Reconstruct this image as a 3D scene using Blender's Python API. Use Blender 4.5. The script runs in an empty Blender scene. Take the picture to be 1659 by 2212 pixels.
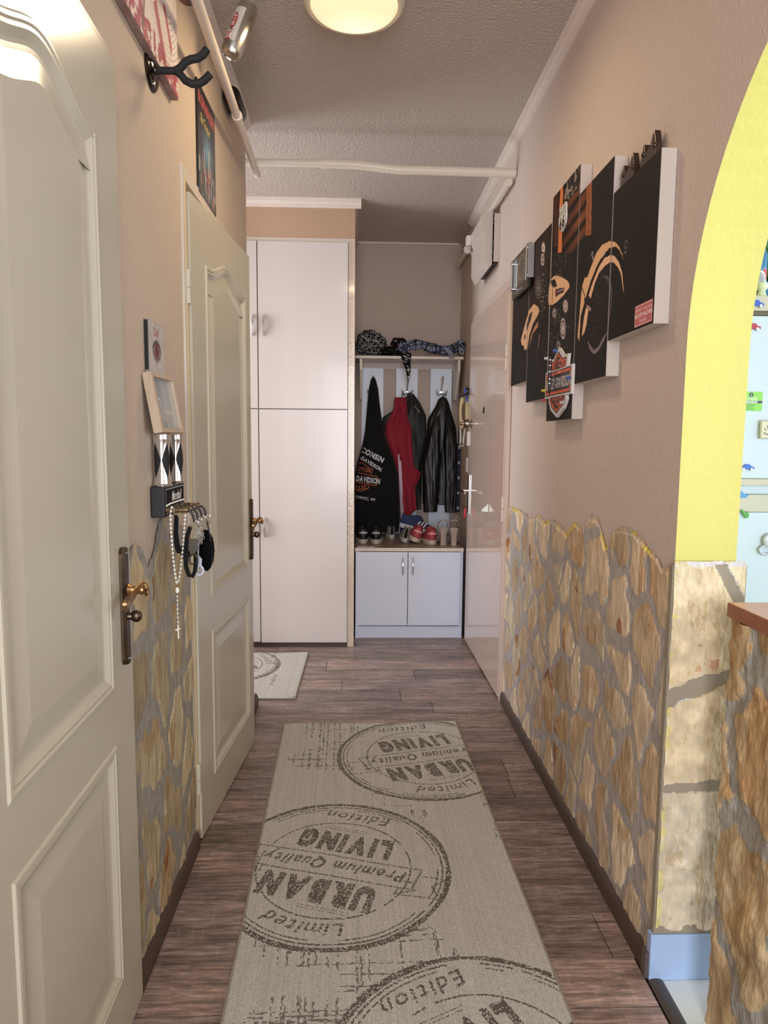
import bpy, bmesh, math, random
import numpy as np
from mathutils import Vector, Matrix, noise as mnoise
from mathutils.geometry import tessellate_polygon

SC = bpy.context.scene
COL = SC.collection
random.seed(7)
RNG = np.random.RandomState(11)
R = math.radians

# ------------------------------------------------------------------ camera
IW, IH, FPX, EYE = 1659, 2212, 1480.0, 1.30
PITCH, YAW, ROLL = R(6.0762), R(2.0347), R(0.5)

def ray(x, y):
    u, v = x - IW / 2, y - IH / 2
    c, s = math.cos(ROLL), math.sin(ROLL)
    a, b = c * u + s * v, -s * u + c * v
    cp, sp = math.cos(PITCH), math.sin(PITCH)
    fy, fz = cp * FPX - sp * b, -sp * FPX - cp * b
    cy, sy = math.cos(YAW), math.sin(YAW)
    return Vector((cy * a + sy * fy, -sy * a + cy * fy, fz))

def at(x, y, X=None, Y=None, Z=None):
    """point of the plane X=.. / Y=.. / Z=.. that the eye sees at photo pixel x, y (used to measure the place)"""
    r = ray(x, y)
    t = X / r.x if X is not None else (Y / r.y if Y is not None else (Z - EYE) / r.z)
    return Vector((r.x * t, r.y * t, EYE + r.z * t))

cam_d = bpy.data.cameras.new('camera')
cam = bpy.data.objects.new('camera', cam_d)
COL.objects.link(cam)
fwd = ray(IW / 2, IH / 2).normalized()
rgt = (ray(IW / 2 + 1, IH / 2) - ray(IW / 2, IH / 2)).normalized()
upv = rgt.cross(fwd)
cam.matrix_world = Matrix(((rgt.x, upv.x, -fwd.x, 0), (rgt.y, upv.y, -fwd.y, 0), (rgt.z, upv.z, -fwd.z, EYE), (0, 0, 0, 1)))
cam_d.sensor_fit = 'VERTICAL'
cam_d.sensor_height = 36
cam_d.lens = FPX / IH * 36
cam_d.clip_start = 0.02
SC.camera = cam

# ------------------------------------------------------------------ world, lights, exposure
W = bpy.data.worlds.new('world')
SC.world = W
W.use_nodes = True
W.node_tree.nodes['Background'].inputs[0].default_value = (0.80, 0.88, 1.0, 1)
W.node_tree.nodes['Background'].inputs[1].default_value = 2.0

def area(name, loc, direction, sx, sy, power, col):
    d = bpy.data.lights.new(name, 'AREA')
    d.shape = 'RECTANGLE'
    d.size, d.size_y, d.energy, d.color = sx, sy, power, col
    o = bpy.data.objects.new(name, d)
    COL.objects.link(o)
    o.location = loc
    o.rotation_euler = Vector(direction).to_track_quat('-Z', 'Y').to_euler()
    return o

area('kitchen_daylight', (2.35, -2.25, 1.5), (-0.38, 1, 0.0), 1.5, 1.5, 62, (0.66, 0.82, 1.0))
area('hall_daylight', (0.0, -2.3, 1.45), (0.0, 1, 0.02), 1.15, 1.9, 58, (0.98, 0.97, 1.0))
area('side_room_daylight', (-1.9, 3.72, 1.5), (1, 0.1, 0), 0.8, 1.8, 26, (0.90, 0.94, 1.0))
SC.view_settings.view_transform = 'Standard'
SC.view_settings.look = 'None'
SC.view_settings.exposure = 0.50
SC.view_settings.gamma = 1
SC.view_settings.use_curve_mapping = False
SC.cycles.max_bounces = 8
SC.cycles.diffuse_bounces = 5
SC.cycles.glossy_bounces = 4

# ------------------------------------------------------------------ materials
def lin(c):
    return tuple(((v / 255) / 12.92 if v / 255 <= 0.04045 else ((v / 255 + 0.055) / 1.055) ** 2.4) for v in c)

MATS = {}
def mat(name, rgb=(200, 200, 200), rough=0.5, metal=0.0, bump=None, var=None, attr=None, coat=0.0, spec=0.5,
        emit=None, alpha=1.0, trans=0.0, stretch=(1, 1, 1), sheen=0.0):
    """rgb in sRGB 0..255; bump (scale, strength, distance); var (scale, amount, second rgb)"""
    if name in MATS:
        return MATS[name]
    m = bpy.data.materials.new(name)
    m.use_nodes = True
    nt = m.node_tree
    N, Lk = nt.nodes, nt.links
    b = N['Principled BSDF']
    b.inputs['Roughness'].default_value = rough
    b.inputs['Metallic'].default_value = metal
    b.inputs['Specular IOR Level'].default_value = spec
    b.inputs['Coat Weight'].default_value = coat
    b.inputs['Coat Roughness'].default_value = 0.08
    b.inputs['Sheen Weight'].default_value = sheen
    b.inputs['Transmission Weight'].default_value = trans
    b.inputs['Alpha'].default_value = alpha
    tc = N.new('ShaderNodeTexCoord')
    mp = N.new('ShaderNodeMapping')
    mp.inputs['Scale'].default_value = stretch
    Lk.new(tc.outputs['Object'], mp.inputs['Vector'])
    src = None
    if attr:
        a = N.new('ShaderNodeAttribute')
        a.attribute_name = attr
        src = a.outputs['Color']
    else:
        c = N.new('ShaderNodeRGB')
        c.outputs[0].default_value = (*lin(rgb), 1)
        src = c.outputs[0]
    if var:
        nz = N.new('ShaderNodeTexNoise')
        nz.inputs['Scale'].default_value = var[0]
        nz.inputs['Detail'].default_value = 6
        nz.inputs['Roughness'].default_value = 0.6
        Lk.new(mp.outputs[0], nz.inputs['Vector'])
        rp = N.new('ShaderNodeValToRGB')
        rp.color_ramp.elements[0].position = 0.35
        rp.color_ramp.elements[1].position = 0.68
        Lk.new(nz.outputs['Fac'], rp.inputs[0])
        mul = N.new('ShaderNodeMath')
        mul.operation = 'MULTIPLY'
        mul.inputs[1].default_value = var[1]
        Lk.new(rp.outputs[0], mul.inputs[0])
        mx = N.new('ShaderNodeMix')
        mx.data_type = 'RGBA'
        Lk.new(mul.outputs[0], mx.inputs[0])
        Lk.new(src, mx.inputs[6])
        if len(var) > 3:
            mx.blend_type = var[3]
        mx.inputs[7].default_value = (*lin(var[2]), 1)
        src = mx.outputs[2]
    Lk.new(src, b.inputs['Base Color'])
    if bump:
        nb = N.new('ShaderNodeTexNoise')
        nb.inputs['Scale'].default_value = bump[0]
        nb.inputs['Detail'].default_value = 4
        Lk.new(mp.outputs[0], nb.inputs['Vector'])
        bp = N.new('ShaderNodeBump')
        bp.inputs['Strength'].default_value = bump[1]
        bp.inputs['Distance'].default_value = bump[2]
        Lk.new(nb.outputs['Fac'], bp.inputs['Height'])
        Lk.new(bp.outputs[0], b.inputs['Normal'])
    if emit:
        b.inputs['Emission Color'].default_value = (*lin(emit[0]), 1)
        b.inputs['Emission Strength'].default_value = emit[1]
    MATS[name] = m
    return m

M = dict(
    plaster=mat('taupe_plaster', (197, 180, 160), 0.75, bump=(140, 0.5, 0.004), var=(3, 0.12, (180, 162, 152))),
    plaster_right=mat('taupe_plaster_pink_lit', (206, 190, 180), 0.75, bump=(140, 0.5, 0.004), var=(3, 0.12, (192, 176, 168))),  # same plaster paint; the right wall's pinker light is put into the colour
    plaster_nook=mat('nook_plaster', (192, 176, 164), 0.75, bump=(140, 0.35, 0.003)),
    ceiling=mat('ceiling_paint', (196, 184, 176), 0.55, bump=(85, 1.0, 0.009), var=(2, 0.15, (180, 165, 155))),
    crown=mat('white_moulding', (226, 214, 206), 0.4),
    yellow=mat('yellow_paint', (206, 199, 108), 0.6, bump=(70, 0.4, 0.004)),
    green=mat('green_paint', (112, 176, 62), 0.6, bump=(90, 0.3, 0.003)),
    dkgreen=mat('dark_green_paint', (58, 112, 60), 0.55),
    doorpaint=mat('glossy_cream_door', (196, 190, 170), 0.22, bump=(60, 0.06, 0.001), stretch=(1, 8, 0.6), coat=0.25),
    doorframe=mat('frame_paint', (205, 196, 180), 0.35),
    caulk=mat('yellowed_caulk', (214, 186, 130), 0.6),
    entry=mat('pink_gloss_door', (206, 184, 170), 0.12, bump=(25, 0.03, 0.002), coat=0.5),
    entryframe=mat('entry_frame_paint', (206, 188, 176), 0.3),
    white=mat('white_laminate', (212, 205, 203), 0.28, coat=0.2),
    whiteedge=mat('white_edge', (214, 204, 192), 0.4),
    cool=mat('white_cabinet', (214, 224, 244), 0.3, coat=0.15),
    panel=mat('white_panel', (226, 236, 250), 0.4),
    tape=mat('clear_strip', (214, 200, 184), 0.18, bump=(50, 0.6, 0.004), coat=0.4),
    cabtop=mat('grey_wood_top', (150, 132, 116), 0.35, var=(12, 0.5, (120, 104, 92)), stretch=(1, 6, 1)),
    chrome=mat('chrome', (225, 225, 225), 0.12, 1.0),
    steel=mat('brushed_steel', (170, 168, 164), 0.35, 1.0),
    brass=mat('aged_brass', (176, 140, 98), 0.34, 1.0, var=(40, 0.5, (96, 70, 48))),
    bronze=mat('dark_bronze', (98, 84, 70), 0.35, 1.0, var=(30, 0.5, (60, 50, 44))),
    black=mat('black_plastic', (22, 22, 23), 0.4),
    blackmetal=mat('black_metal', (30, 30, 30), 0.35, 0.6),
    tolex=mat('black_tolex', (20, 21, 23), 0.5, bump=(900, 0.6, 0.001)),
    foam=mat('black_foam', (24, 26, 25), 0.75, bump=(300, 0.4, 0.001)),
    skirt=mat('dark_wood_skirting', (84, 68, 58), 0.45, var=(9, 0.6, (60, 48, 42)), stretch=(6, 1, 12)),
    bartop=mat('cherry_countertop', (206, 140, 96), 0.2, var=(8, 0.4, (190, 124, 80)), stretch=(8, 1, 1), coat=0.3),
    baredge=mat('cherry_edge', (150, 92, 62), 0.4, var=(12, 0.4, (128, 76, 52)), stretch=(1, 1, 6)),
    tile=mat('white_floor_tile', (222, 228, 226), 0.2, var=(5, 0.25, (200, 210, 210))),
    grout=mat('dark_grout', (80, 78, 74), 0.8),
    pipe=mat('painted_pipe', (222, 212, 198), 0.35, bump=(30, 0.1, 0.002)),
    beige=mat('beige_plastic', (220, 204, 160), 0.35),
    whiteplastic=mat('white_plastic', (222, 214, 208), 0.35),
    boxplastic=mat('junction_box_plastic', (198, 186, 178), 0.5),
    canvas_edge=mat('canvas_edge', (200, 190, 182), 0.8, bump=(300, 0.3, 0.001)),
    print=mat('printed_picture', rough=0.65, attr='Col', spec=0.15),
    glossprint=mat('glossy_print', rough=0.22, attr='Col'),
    cloth=mat('printed_cloth', rough=0.85, attr='Col', spec=0.2, bump=(500, 0.3, 0.001)),
    blackcloth=mat('black_cotton', (17, 17, 19), 0.88, spec=0.2, bump=(220, 0.25, 0.002), sheen=0.08),
    darknylon=mat('dark_nylon', (28, 30, 30), 0.55, bump=(60, 0.4, 0.004), spec=0.4),
    leather=mat('black_leather', (13, 14, 15), 0.44, bump=(22, 0.25, 0.006)),
    red=mat('crimson_fabric', (138, 30, 48), 0.7, spec=0.25, bump=(60, 0.2, 0.003), sheen=0.1),
    whitefab=mat('white_fabric', (226, 214, 236), 0.7),
    rug=mat('woven_rug', rough=0.95, attr='Col', spec=0.1, bump=(420, 0.9, 0.003)),
    rugedge=mat('rug_binding', (150, 142, 126), 0.9, bump=(300, 0.6, 0.002)),
    stone=mat('sandstone', rough=0.75, attr='Col', bump=(55, 0.9, 0.006), stretch=(1.6, 1.6, 0.5),
              var=(60, 0.22, (170, 140, 104), 'MULTIPLY'), spec=0.3),
    floor=mat('plank_floor', rough=0.38, attr='Col', bump=(40, 0.25, 0.002), stretch=(0.5, 5, 1), spec=0.45),
    glass=mat('clear_plastic', (235, 240, 240), 0.05, alpha=0.22),
    mirror=mat('mirror_glass', (200, 205, 205), 0.06, 1.0),
    palewood=mat('pale_wood', (196, 176, 152), 0.55, var=(25, 0.7, (160, 140, 120)), stretch=(6, 6, 0.4)),
    pearl=mat('white_beads', (232, 234, 226), 0.35),
    rubber_white=mat('white_rubber', (196, 192, 186), 0.6, var=(40, 0.4, (160, 156, 150))),
    fridge=mat('fridge_enamel', (190, 204, 216), 0.25, coat=0.3),
    fridgetrim=mat('fridge_trim', (190, 186, 168), 0.4),
)
# the printed-picture materials take the wood grain streaks of the floor from noise
def enrich_floor(m):
    nt = m.node_tree
    N, Lk = nt.nodes, nt.links
    b = N['Principled BSDF']
    a = [n for n in N if n.type == 'ATTRIBUTE'][0]
    tc = N.new('ShaderNodeTexCoord')
    cur = a.outputs['Color']
    for sc, st, amt, c0, c1, p0, p1 in (((1.6, 26, 1), 3.0, 1.0, 0.38, 1.30, 0.3, 0.7), ((9, 60, 1), 2.0, 1.0, 0.72, 1.75, 0.42, 0.8),
                                        ((70, 9, 1), 1.0, 1.0, 0.9, 1.35, 0.55, 0.75), ((1.2, 7, 1), 2.6, 1.0, 0.55, 1.3, 0.36, 0.66)):
        mp = N.new('ShaderNodeMapping')
        mp.inputs['Scale'].default_value = sc
        Lk.new(tc.outputs['Object'], mp.inputs[0])
        nz = N.new('ShaderNodeTexNoise')
        nz.inputs['Scale'].default_value = st
        nz.inputs['Detail'].default_value = 7
        nz.inputs['Roughness'].default_value = 0.65
        Lk.new(mp.outputs[0], nz.inputs['Vector'])
        mr = N.new('ShaderNodeMapRange')
        mr.inputs[1].default_value, mr.inputs[2].default_value = p0, p1
        mr.inputs[3].default_value, mr.inputs[4].default_value = c0, c1
        Lk.new(nz.outputs['Fac'], mr.inputs[0])
        mx = N.new('ShaderNodeVectorMath')
        mx.operation = 'SCALE'
        Lk.new(cur, mx.inputs[0])
        Lk.new(mr.outputs[0], mx.inputs['Scale'])
        cur = mx.outputs[0]
    Lk.new(cur, b.inputs['Base Color'])
enrich_floor(M['floor'])

# ------------------------------------------------------------------ mesh builder
ORG = {}
class MB:
    def __init__(s):
        s.v, s.f, s.sm, s.mi = [], [], [], []
        s.cur = 0
        s.col = None
    def add(s, vs, fs, smooth=False, mi=None):
        o = len(s.v)
        s.v += [Vector(p) for p in vs]
        s.f += [tuple(i + o for i in f) for f in fs]
        s.sm += [smooth] * len(fs)
        s.mi += [s.cur if mi is None else mi] * len(fs)
        return s
    def box(s, x0, x1, y0, y1, z0, z1, T=None):
        vs = [Vector((x, y, z)) for x in (x0, x1) for y in (y0, y1) for z in (z0, z1)]
        if T is not None:
            vs = [T @ v for v in vs]
        return s.add(vs, [(0, 1, 3, 2), (4, 6, 7, 5), (0, 4, 5, 1), (2, 3, 7, 6), (0, 2, 6, 4), (1, 5, 7, 3)])
    def rings(s, rs, cap=True, smooth=True, closed=False):
        n = len(rs[0])
        vs = [p for r in rs for p in r]
        fs = []
        m = len(rs)
        for i in range(m if closed else m - 1):
            for j in range(n):
                a, b = i * n, ((i + 1) % m) * n
                fs.append((a + j, a + (j + 1) % n, b + (j + 1) % n, b + j))
        s.add(vs, fs, smooth)
        if cap and not closed:
            s.add(rs[0], [tuple(range(n))[::-1]])
            s.add(rs[-1], [tuple(range(n))])
        return s
    def tube(s, pts, r, n=10, cap=True, closed=False, flat=None):
        pts = [Vector(p) for p in pts]
        rs = []
        prev = None
        m = len(pts)
        for i, p in enumerate(pts):
            if closed:
                t = pts[(i + 1) % m] - pts[i - 1]
            else:
                t = pts[min(i + 1, m - 1)] - pts[max(i - 1, 0)]
            if t.length < 1e-9:
                t = Vector((0, 0, 1))
            t.normalize()
            if prev is None:
                a = Vector((0, 0, 1)) if abs(t.z) < 0.9 else Vector((1, 0, 0))
                u = t.cross(a).normalized()
            else:
                u = (prev - t * prev.dot(t)).normalized()
            prev = u
            w = t.cross(u)
            rr = r(i / (m - 1)) if callable(r) else r
            fl = flat or 1.0
            rs.append([p + (u * math.cos(2 * math.pi * k / n) * rr + w * math.sin(2 * math.pi * k / n) * rr * fl) for k in range(n)])
        return s.rings(rs, cap, True, closed)
    def cyl(s, p0, p1, r0, r1=None, n=24, cap=True):
        r1 = r0 if r1 is None else r1
        return s.tube([p0, p1], lambda t: r0 + (r1 - r0) * t, n, cap)
    def lathe(s, prof, o, axis=(0, 0, 1), n=32):
        """prof list of (r, h) along axis from o"""
        ax = Vector(axis).normalized()
        a = Vector((0, 0, 1)) if abs(ax.z) < 0.9 else Vector((1, 0, 0))
        u = ax.cross(a).normalized()
        w = ax.cross(u)
        o = Vector(o)
        rs = [[o + ax * h + (u * math.cos(2 * math.pi * k / n) + w * math.sin(2 * math.pi * k / n)) * max(r, 1e-5) for k in range(n)] for r, h in prof]
        return s.rings(rs, True)
    def ball(s, c, r, n=10, m=7, sc=(1, 1, 1), fn=None):
        rs = []
        c = Vector(c)
        for i in range(m + 1):
            th = math.pi * i / m
            ring = []
            for k in range(n):
                ph = 2 * math.pi * k / n
                d = Vector((math.sin(th) * math.cos(ph) * sc[0], math.sin(th) * math.sin(ph) * sc[1], math.cos(th) * sc[2]))
                q = fn(d) if fn else 1.0
                ring.append(c + d * r * q)
            rs.append(ring)
        return s.rings(rs, False)
    def prism(s, pts, d, T=None):
        """pts 3D coplanar outline extruded by vector d"""
        pts = [Vector(p) for p in pts]
        d = Vector(d)
        n = len(pts)
        tri = tessellate_polygon([pts])
        vs = pts + [p + d for p in pts]
        fs = [tuple(t) for t in tri] + [tuple(i + n for i in t[::-1]) for t in tri]
        fs += [(i, (i + 1) % n, n + (i + 1) % n, n + i) for i in range(n)]
        return s.add(vs, fs)
    def build(s, name, mats, parent=None, loc=None, bevel=0, auto=35, seg=2):
        me = bpy.data.meshes.new(name)
        if parent is not None:
            o0 = ORG[parent.name]
        elif loc is not None:
            o0 = Vector(loc)
        else:
            xs = [v.x for v in s.v]; ys = [v.y for v in s.v]; zs = [v.z for v in s.v]
            o0 = Vector(((min(xs) + max(xs)) / 2, (min(ys) + max(ys)) / 2, min(zs)))
        me.from_pydata([v - o0 for v in s.v], [], s.f)
        me.polygons.foreach_set('use_smooth', s.sm)
        if not isinstance(mats, (list, tuple)):
            mats = [mats]
        for m in mats:
            me.materials.append(m if not isinstance(m, str) else M[m])
        if len(mats) > 1:
            me.polygons.foreach_set('material_index', s.mi)
        bm = bmesh.new()
        bm.from_mesh(me)
        bmesh.ops.recalc_face_normals(bm, faces=bm.faces)
        if auto:
            for e in bm.edges:
                if len(e.link_faces) == 2 and e.calc_face_angle(0) > R(auto):
                    e.smooth = False
        bm.to_mesh(me)
        bm.free()
        o = bpy.data.objects.new(name, me)
        COL.objects.link(o)
        if parent is not None:
            o.parent = parent
        else:
            o.location = o0
        ORG[o.name] = o0
        if bevel:
            b = o.modifiers.new('bevel', 'BEVEL')
            b.width, b.segments, b.limit_method, b.angle_limit = bevel, seg, 'ANGLE', R(40)
            b.harden_normals = False
        return o

def tag(o, label=None, cat=None, group=None, kind=None):
    for k, v in (('label', label), ('category', cat), ('group', group), ('kind', kind)):
        if v:
            o[k] = v
    return o
def thing(name, loc, label, cat, group=None, kind=None):
    o = bpy.data.objects.new(name, None)
    o.empty_display_size = 0.05
    COL.objects.link(o)
    o.location = loc
    ORG[o.name] = Vector(loc)
    return tag(o, label, cat, group, kind)
def struct(o, label=None):
    o['kind'] = 'structure'
    if label:
        o['label'] = label
    return o
def copy_tree(o, loc, label, rotz=None, scale=None):
    c = o.copy(); COL.objects.link(c)
    c.location = loc
    c['label'] = label
    ORG[c.name] = Vector(loc)
    if rotz is not None:
        c.rotation_euler[2] = rotz
    if scale:
        c.scale = scale
    for ch in list(o.children):
        d = ch.copy(); COL.objects.link(d); d.parent = c
        for g in list(ch.children):
            e = g.copy(); COL.objects.link(e); e.parent = d
    return c

# ------------------------------------------------------------------ painting patterns into mesh colours
def hash2(ix, iy, seed):
    h = (ix.astype(np.int64) * 374761393 + iy.astype(np.int64) * 668265263 + seed * 1442695041) & 0xffffffff
    h = ((h ^ (h >> 13)) * 1274126177) & 0xffffffff
    return ((h ^ (h >> 16)) & 0xffff) / 65535.0
def vnoise(x, y, seed=0):
    ix, iy = np.floor(x), np.floor(y)
    fx, fy = x - ix, y - iy
    fx, fy = fx * fx * (3 - 2 * fx), fy * fy * (3 - 2 * fy)
    a, b = hash2(ix, iy, seed), hash2(ix + 1, iy, seed)
    c, d = hash2(ix, iy + 1, seed), hash2(ix + 1, iy + 1, seed)
    return (a * (1 - fx) + b * fx) * (1 - fy) + (c * (1 - fx) + d * fx) * fy
def fbm(x, y, seed=0, o=4):
    t, a, n = 0, 1, 0
    for i in range(o):
        t = t + a * vnoise(x * 2 ** i, y * 2 ** i, seed + i)
        n += a
        a *= 0.5
    return t / n

class Paint:
    """a raster of colours over a u,v rectangle (metres)"""
    def __init__(s, u0, u1, v0, v1, res, rgb):
        s.u0, s.v0, s.res = u0, v0, res
        s.nu, s.nv = int(round((u1 - u0) / res)), int(round((v1 - v0) / res))
        s.a = np.zeros((s.nv, s.nu, 3)) + np.array(rgb, float)
        s.U, s.V = np.meshgrid(u0 + (np.arange(s.nu) + .5) * res, v0 + (np.arange(s.nv) + .5) * res)
    def mask_poly(s, pts):
        p = np.array(pts, float)
        m = np.zeros((s.nv, s.nu), bool)
        i0, i1 = max(int((p[:, 0].min() - s.u0) / s.res) - 1, 0), min(int((p[:, 0].max() - s.u0) / s.res) + 2, s.nu)
        j0, j1 = max(int((p[:, 1].min() - s.v0) / s.res) - 1, 0), min(int((p[:, 1].max() - s.v0) / s.res) + 2, s.nv)
        if i0 >= i1 or j0 >= j1:
            return m
        U, V = s.U[j0:j1, i0:i1], s.V[j0:j1, i0:i1]
        ins = np.zeros(U.shape, bool)
        for k in range(len(p)):
            x0, y0 = p[k - 1]; x1, y1 = p[k]
            if y0 == y1:
                continue
            c = ((y0 > V) != (y1 > V)) & (U < (x1 - x0) * (V - y0) / (y1 - y0) + x0)
            ins ^= c
        m[j0:j1, i0:i1] = ins
        return m
    def put(s, m, rgb, a=1.0):
        s.a[m] = s.a[m] * (1 - a) + np.array(rgb, float) * a
    def poly(s, pts, rgb, a=1.0):
        s.put(s.mask_poly(pts), rgb, a)
    def line(s, pts, w, rgb, a=1.0, closed=False):
        m = np.zeros((s.nv, s.nu), bool)
        q = list(pts) + ([pts[0]] if closed else [])
        for (x0, y0), (x1, y1) in zip(q[:-1], q[1:]):
            i0, i1 = max(int((min(x0, x1) - w - s.u0) / s.res) - 1, 0), min(int((max(x0, x1) + w - s.u0) / s.res) + 2, s.nu)
            j0, j1 = max(int((min(y0, y1) - w - s.v0) / s.res) - 1, 0), min(int((max(y0, y1) + w - s.v0) / s.res) + 2, s.nv)
            if i0 >= i1 or j0 >= j1:
                continue
            U, V = s.U[j0:j1, i0:i1], s.V[j0:j1, i0:i1]
            dx, dy = x1 - x0, y1 - y0
            L2 = dx * dx + dy * dy + 1e-12
            t = np.clip(((U - x0) * dx + (V - y0) * dy) / L2, 0, 1)
            m[j0:j1, i0:i1] |= (U - x0 - t * dx) ** 2 + (V - y0 - t * dy) ** 2 <= (w / 2) ** 2
        s.put(m, rgb, a)
    def disc(s, c, r, rgb, a=1.0, r_in=0, asp=1.0):
        d = np.sqrt((s.U - c[0]) ** 2 + ((s.V - c[1]) * asp) ** 2)
        s.put((d <= r) & (d >= r_in), rgb, a)
    def text(s, txt, size, rgb, place, bold=0.0, sx=1.0, shear=0.0, spacing=1.0, a=1.0, centre=True, arc=None):
        """place(x, y) maps text coordinates (metres, centred) to u, v"""
        m = np.zeros((s.nv, s.nu), bool)
        for tri in text_tris(txt, size, bold, sx, shear, spacing, arc):
            m |= s.mask_poly([place(*p) for p in tri])
        s.put(m, rgb, a)
        return m

_TX = {}
def glyph(ch, bold):
    k = (ch, bold)
    if k not in _TX:
        cu = bpy.data.curves.new('tmp', 'FONT')
        cu.body = ch
        cu.size = 1.0
        cu.offset = bold
        cu.resolution_u = 3
        cu.fill_mode = 'FRONT'
        o = bpy.data.objects.new('tmp', cu)
        COL.objects.link(o)
        bpy.context.view_layer.update()
        dg = bpy.context.evaluated_depsgraph_get()
        me = o.evaluated_get(dg).to_mesh()
        me.calc_loop_triangles()
        V = [(v.co.x, v.co.y) for v in me.vertices]
        tris = [[V[i] for i in t.vertices] for t in me.loop_triangles]
        x0 = min([v[0] for v in V], default=0)
        x1 = max([v[0] for v in V], default=0.25)
        o.evaluated_get(dg).to_mesh_clear()
        bpy.data.objects.remove(o)
        bpy.data.curves.remove(cu)
        _TX[k] = ([[(x - x0, y) for x, y in t] for t in tris], (x1 - x0) if V else 0.22)
    return _TX[k]
def text_tris(txt, size, bold=0.0, sx=1.0, shear=0.0, spacing=1.0, arc=None):
    out, x = [], 0.0
    adv = []
    for ch in txt:
        t, w = glyph(ch, bold)
        adv.append((t, x, w))
        x += (w + 0.09 * spacing)
    tot = (x - 0.09 * spacing)
    for t, ox, w in adv:
        cx = (ox + w / 2 - tot / 2) * sx * size
        for tri in t:
            q = []
            for px, py in tri:
                lx = ((px - w / 2) * sx + shear * py) * size
                ly = (py - 0.35) * size
                if arc:
                    an = cx / arc
                    rr = arc + ly
                    q.append((rr * math.sin(an) + lx * math.cos(an), rr * math.cos(an) - lx * math.sin(an) - arc))
                else:
                    q.append((cx + lx, ly))
            out.append(q)
    return out

def srgb2lin(a):
    a = np.clip(a / 255.0, 0, 1)
    return np.where(a <= 0.04045, a / 12.92, ((a + 0.055) / 1.055) ** 2.4)

def paint_mesh(name, pt, fn, m, parent=None, mask=None, height=None, smooth=False, loc=None, crop=None):
    """grid mesh of the raster; fn(u, v, h) -> xyz arrays; cells outside mask are left out"""
    j0, j1, i0, i1 = 0, pt.nv, 0, pt.nu
    if crop:
        i0 = max(int(round((crop[0] - pt.u0) / pt.res)), 0); i1 = min(int(round((crop[1] - pt.u0) / pt.res)), pt.nu)
        j0 = max(int(round((crop[2] - pt.v0) / pt.res)), 0); j1 = min(int(round((crop[3] - pt.v0) / pt.res)), pt.nv)
    nu, nv = i1 - i0, j1 - j0
    u = pt.u0 + np.arange(i0, i1 + 1) * pt.res
    v = pt.v0 + np.arange(j0, j1 + 1) * pt.res
    U, V = np.meshgrid(u, v)
    Hh = height(U, V) if height is not None else np.zeros(U.shape)
    X, Y, Z = fn(U, V, Hh)
    P = np.stack([X, Y, Z], -1).reshape(-1, 3)
    idx = np.arange((nu + 1) * (nv + 1)).reshape(nv + 1, nu + 1)
    q = np.stack([idx[:-1, :-1], idx[:-1, 1:], idx[1:, 1:], idx[1:, :-1]], -1).reshape(-1, 4)
    c = pt.a[j0:j1, i0:i1].reshape(-1, 3)
    if mask is not None:
        k = mask[j0:j1, i0:i1].reshape(-1)
        q, c = q[k], c[k]
        used, inv = np.unique(q, return_inverse=True)
        P, q = P[used], inv.reshape(-1, 4)
    if parent is not None:
        o0 = ORG[parent.name]
    elif loc is not None:
        o0 = Vector(loc)
    else:
        o0 = Vector(((P[:, 0].min() + P[:, 0].max()) / 2, (P[:, 1].min() + P[:, 1].max()) / 2, P[:, 2].min()))
    me = bpy.data.meshes.new(name)
    P = P - np.array(o0)
    me.vertices.add(len(P)); me.vertices.foreach_set('co', P.ravel())
    me.loops.add(len(q) * 4); me.loops.foreach_set('vertex_index', q.ravel().astype(np.int32))
    me.polygons.add(len(q)); me.polygons.foreach_set('loop_start', np.arange(0, len(q) * 4, 4, dtype=np.int32))
    me.polygons.foreach_set('use_smooth', np.full(len(q), smooth))
    me.update(calc_edges=True)
    at_ = me.color_attributes.new('Col', 'FLOAT_COLOR', 'CORNER')
    cc = np.ones((len(q) * 4, 4))
    cc[:, :3] = np.repeat(srgb2lin(c), 4, axis=0)
    at_.data.foreach_set('color', cc.ravel())
    me.materials.append(m if not isinstance(m, str) else M[m])
    o = bpy.data.objects.new(name, me)
    COL.objects.link(o)
    if parent is not None:
        o.parent = parent
    else:
        o.location = o0
    ORG[o.name] = o0
    return o

def vcol(o, fn):
    """point colours on an existing mesh from world position fn(Vector)->rgb"""
    me = o.data
    at_ = me.color_attributes.new('Col', 'FLOAT_COLOR', 'POINT')
    o0 = ORG[o.name]
    buf = []
    for v in me.vertices:
        buf += [*lin(fn(v.co + o0)), 1]
    at_.data.foreach_set('color', buf)
    return o

# planes: the X-plane maps u = Y, v = Z
def onX(x, s=-1):
    return lambda U, V, H: (x + s * H, U, V)

# ------------------------------------------------------------------ ROOM
CEIL = 2.69
WL, WR = -0.52, 0.72
def boxo(name, m, *b, **k):
    return MB().box(*b).build(name, m, **k)

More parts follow.
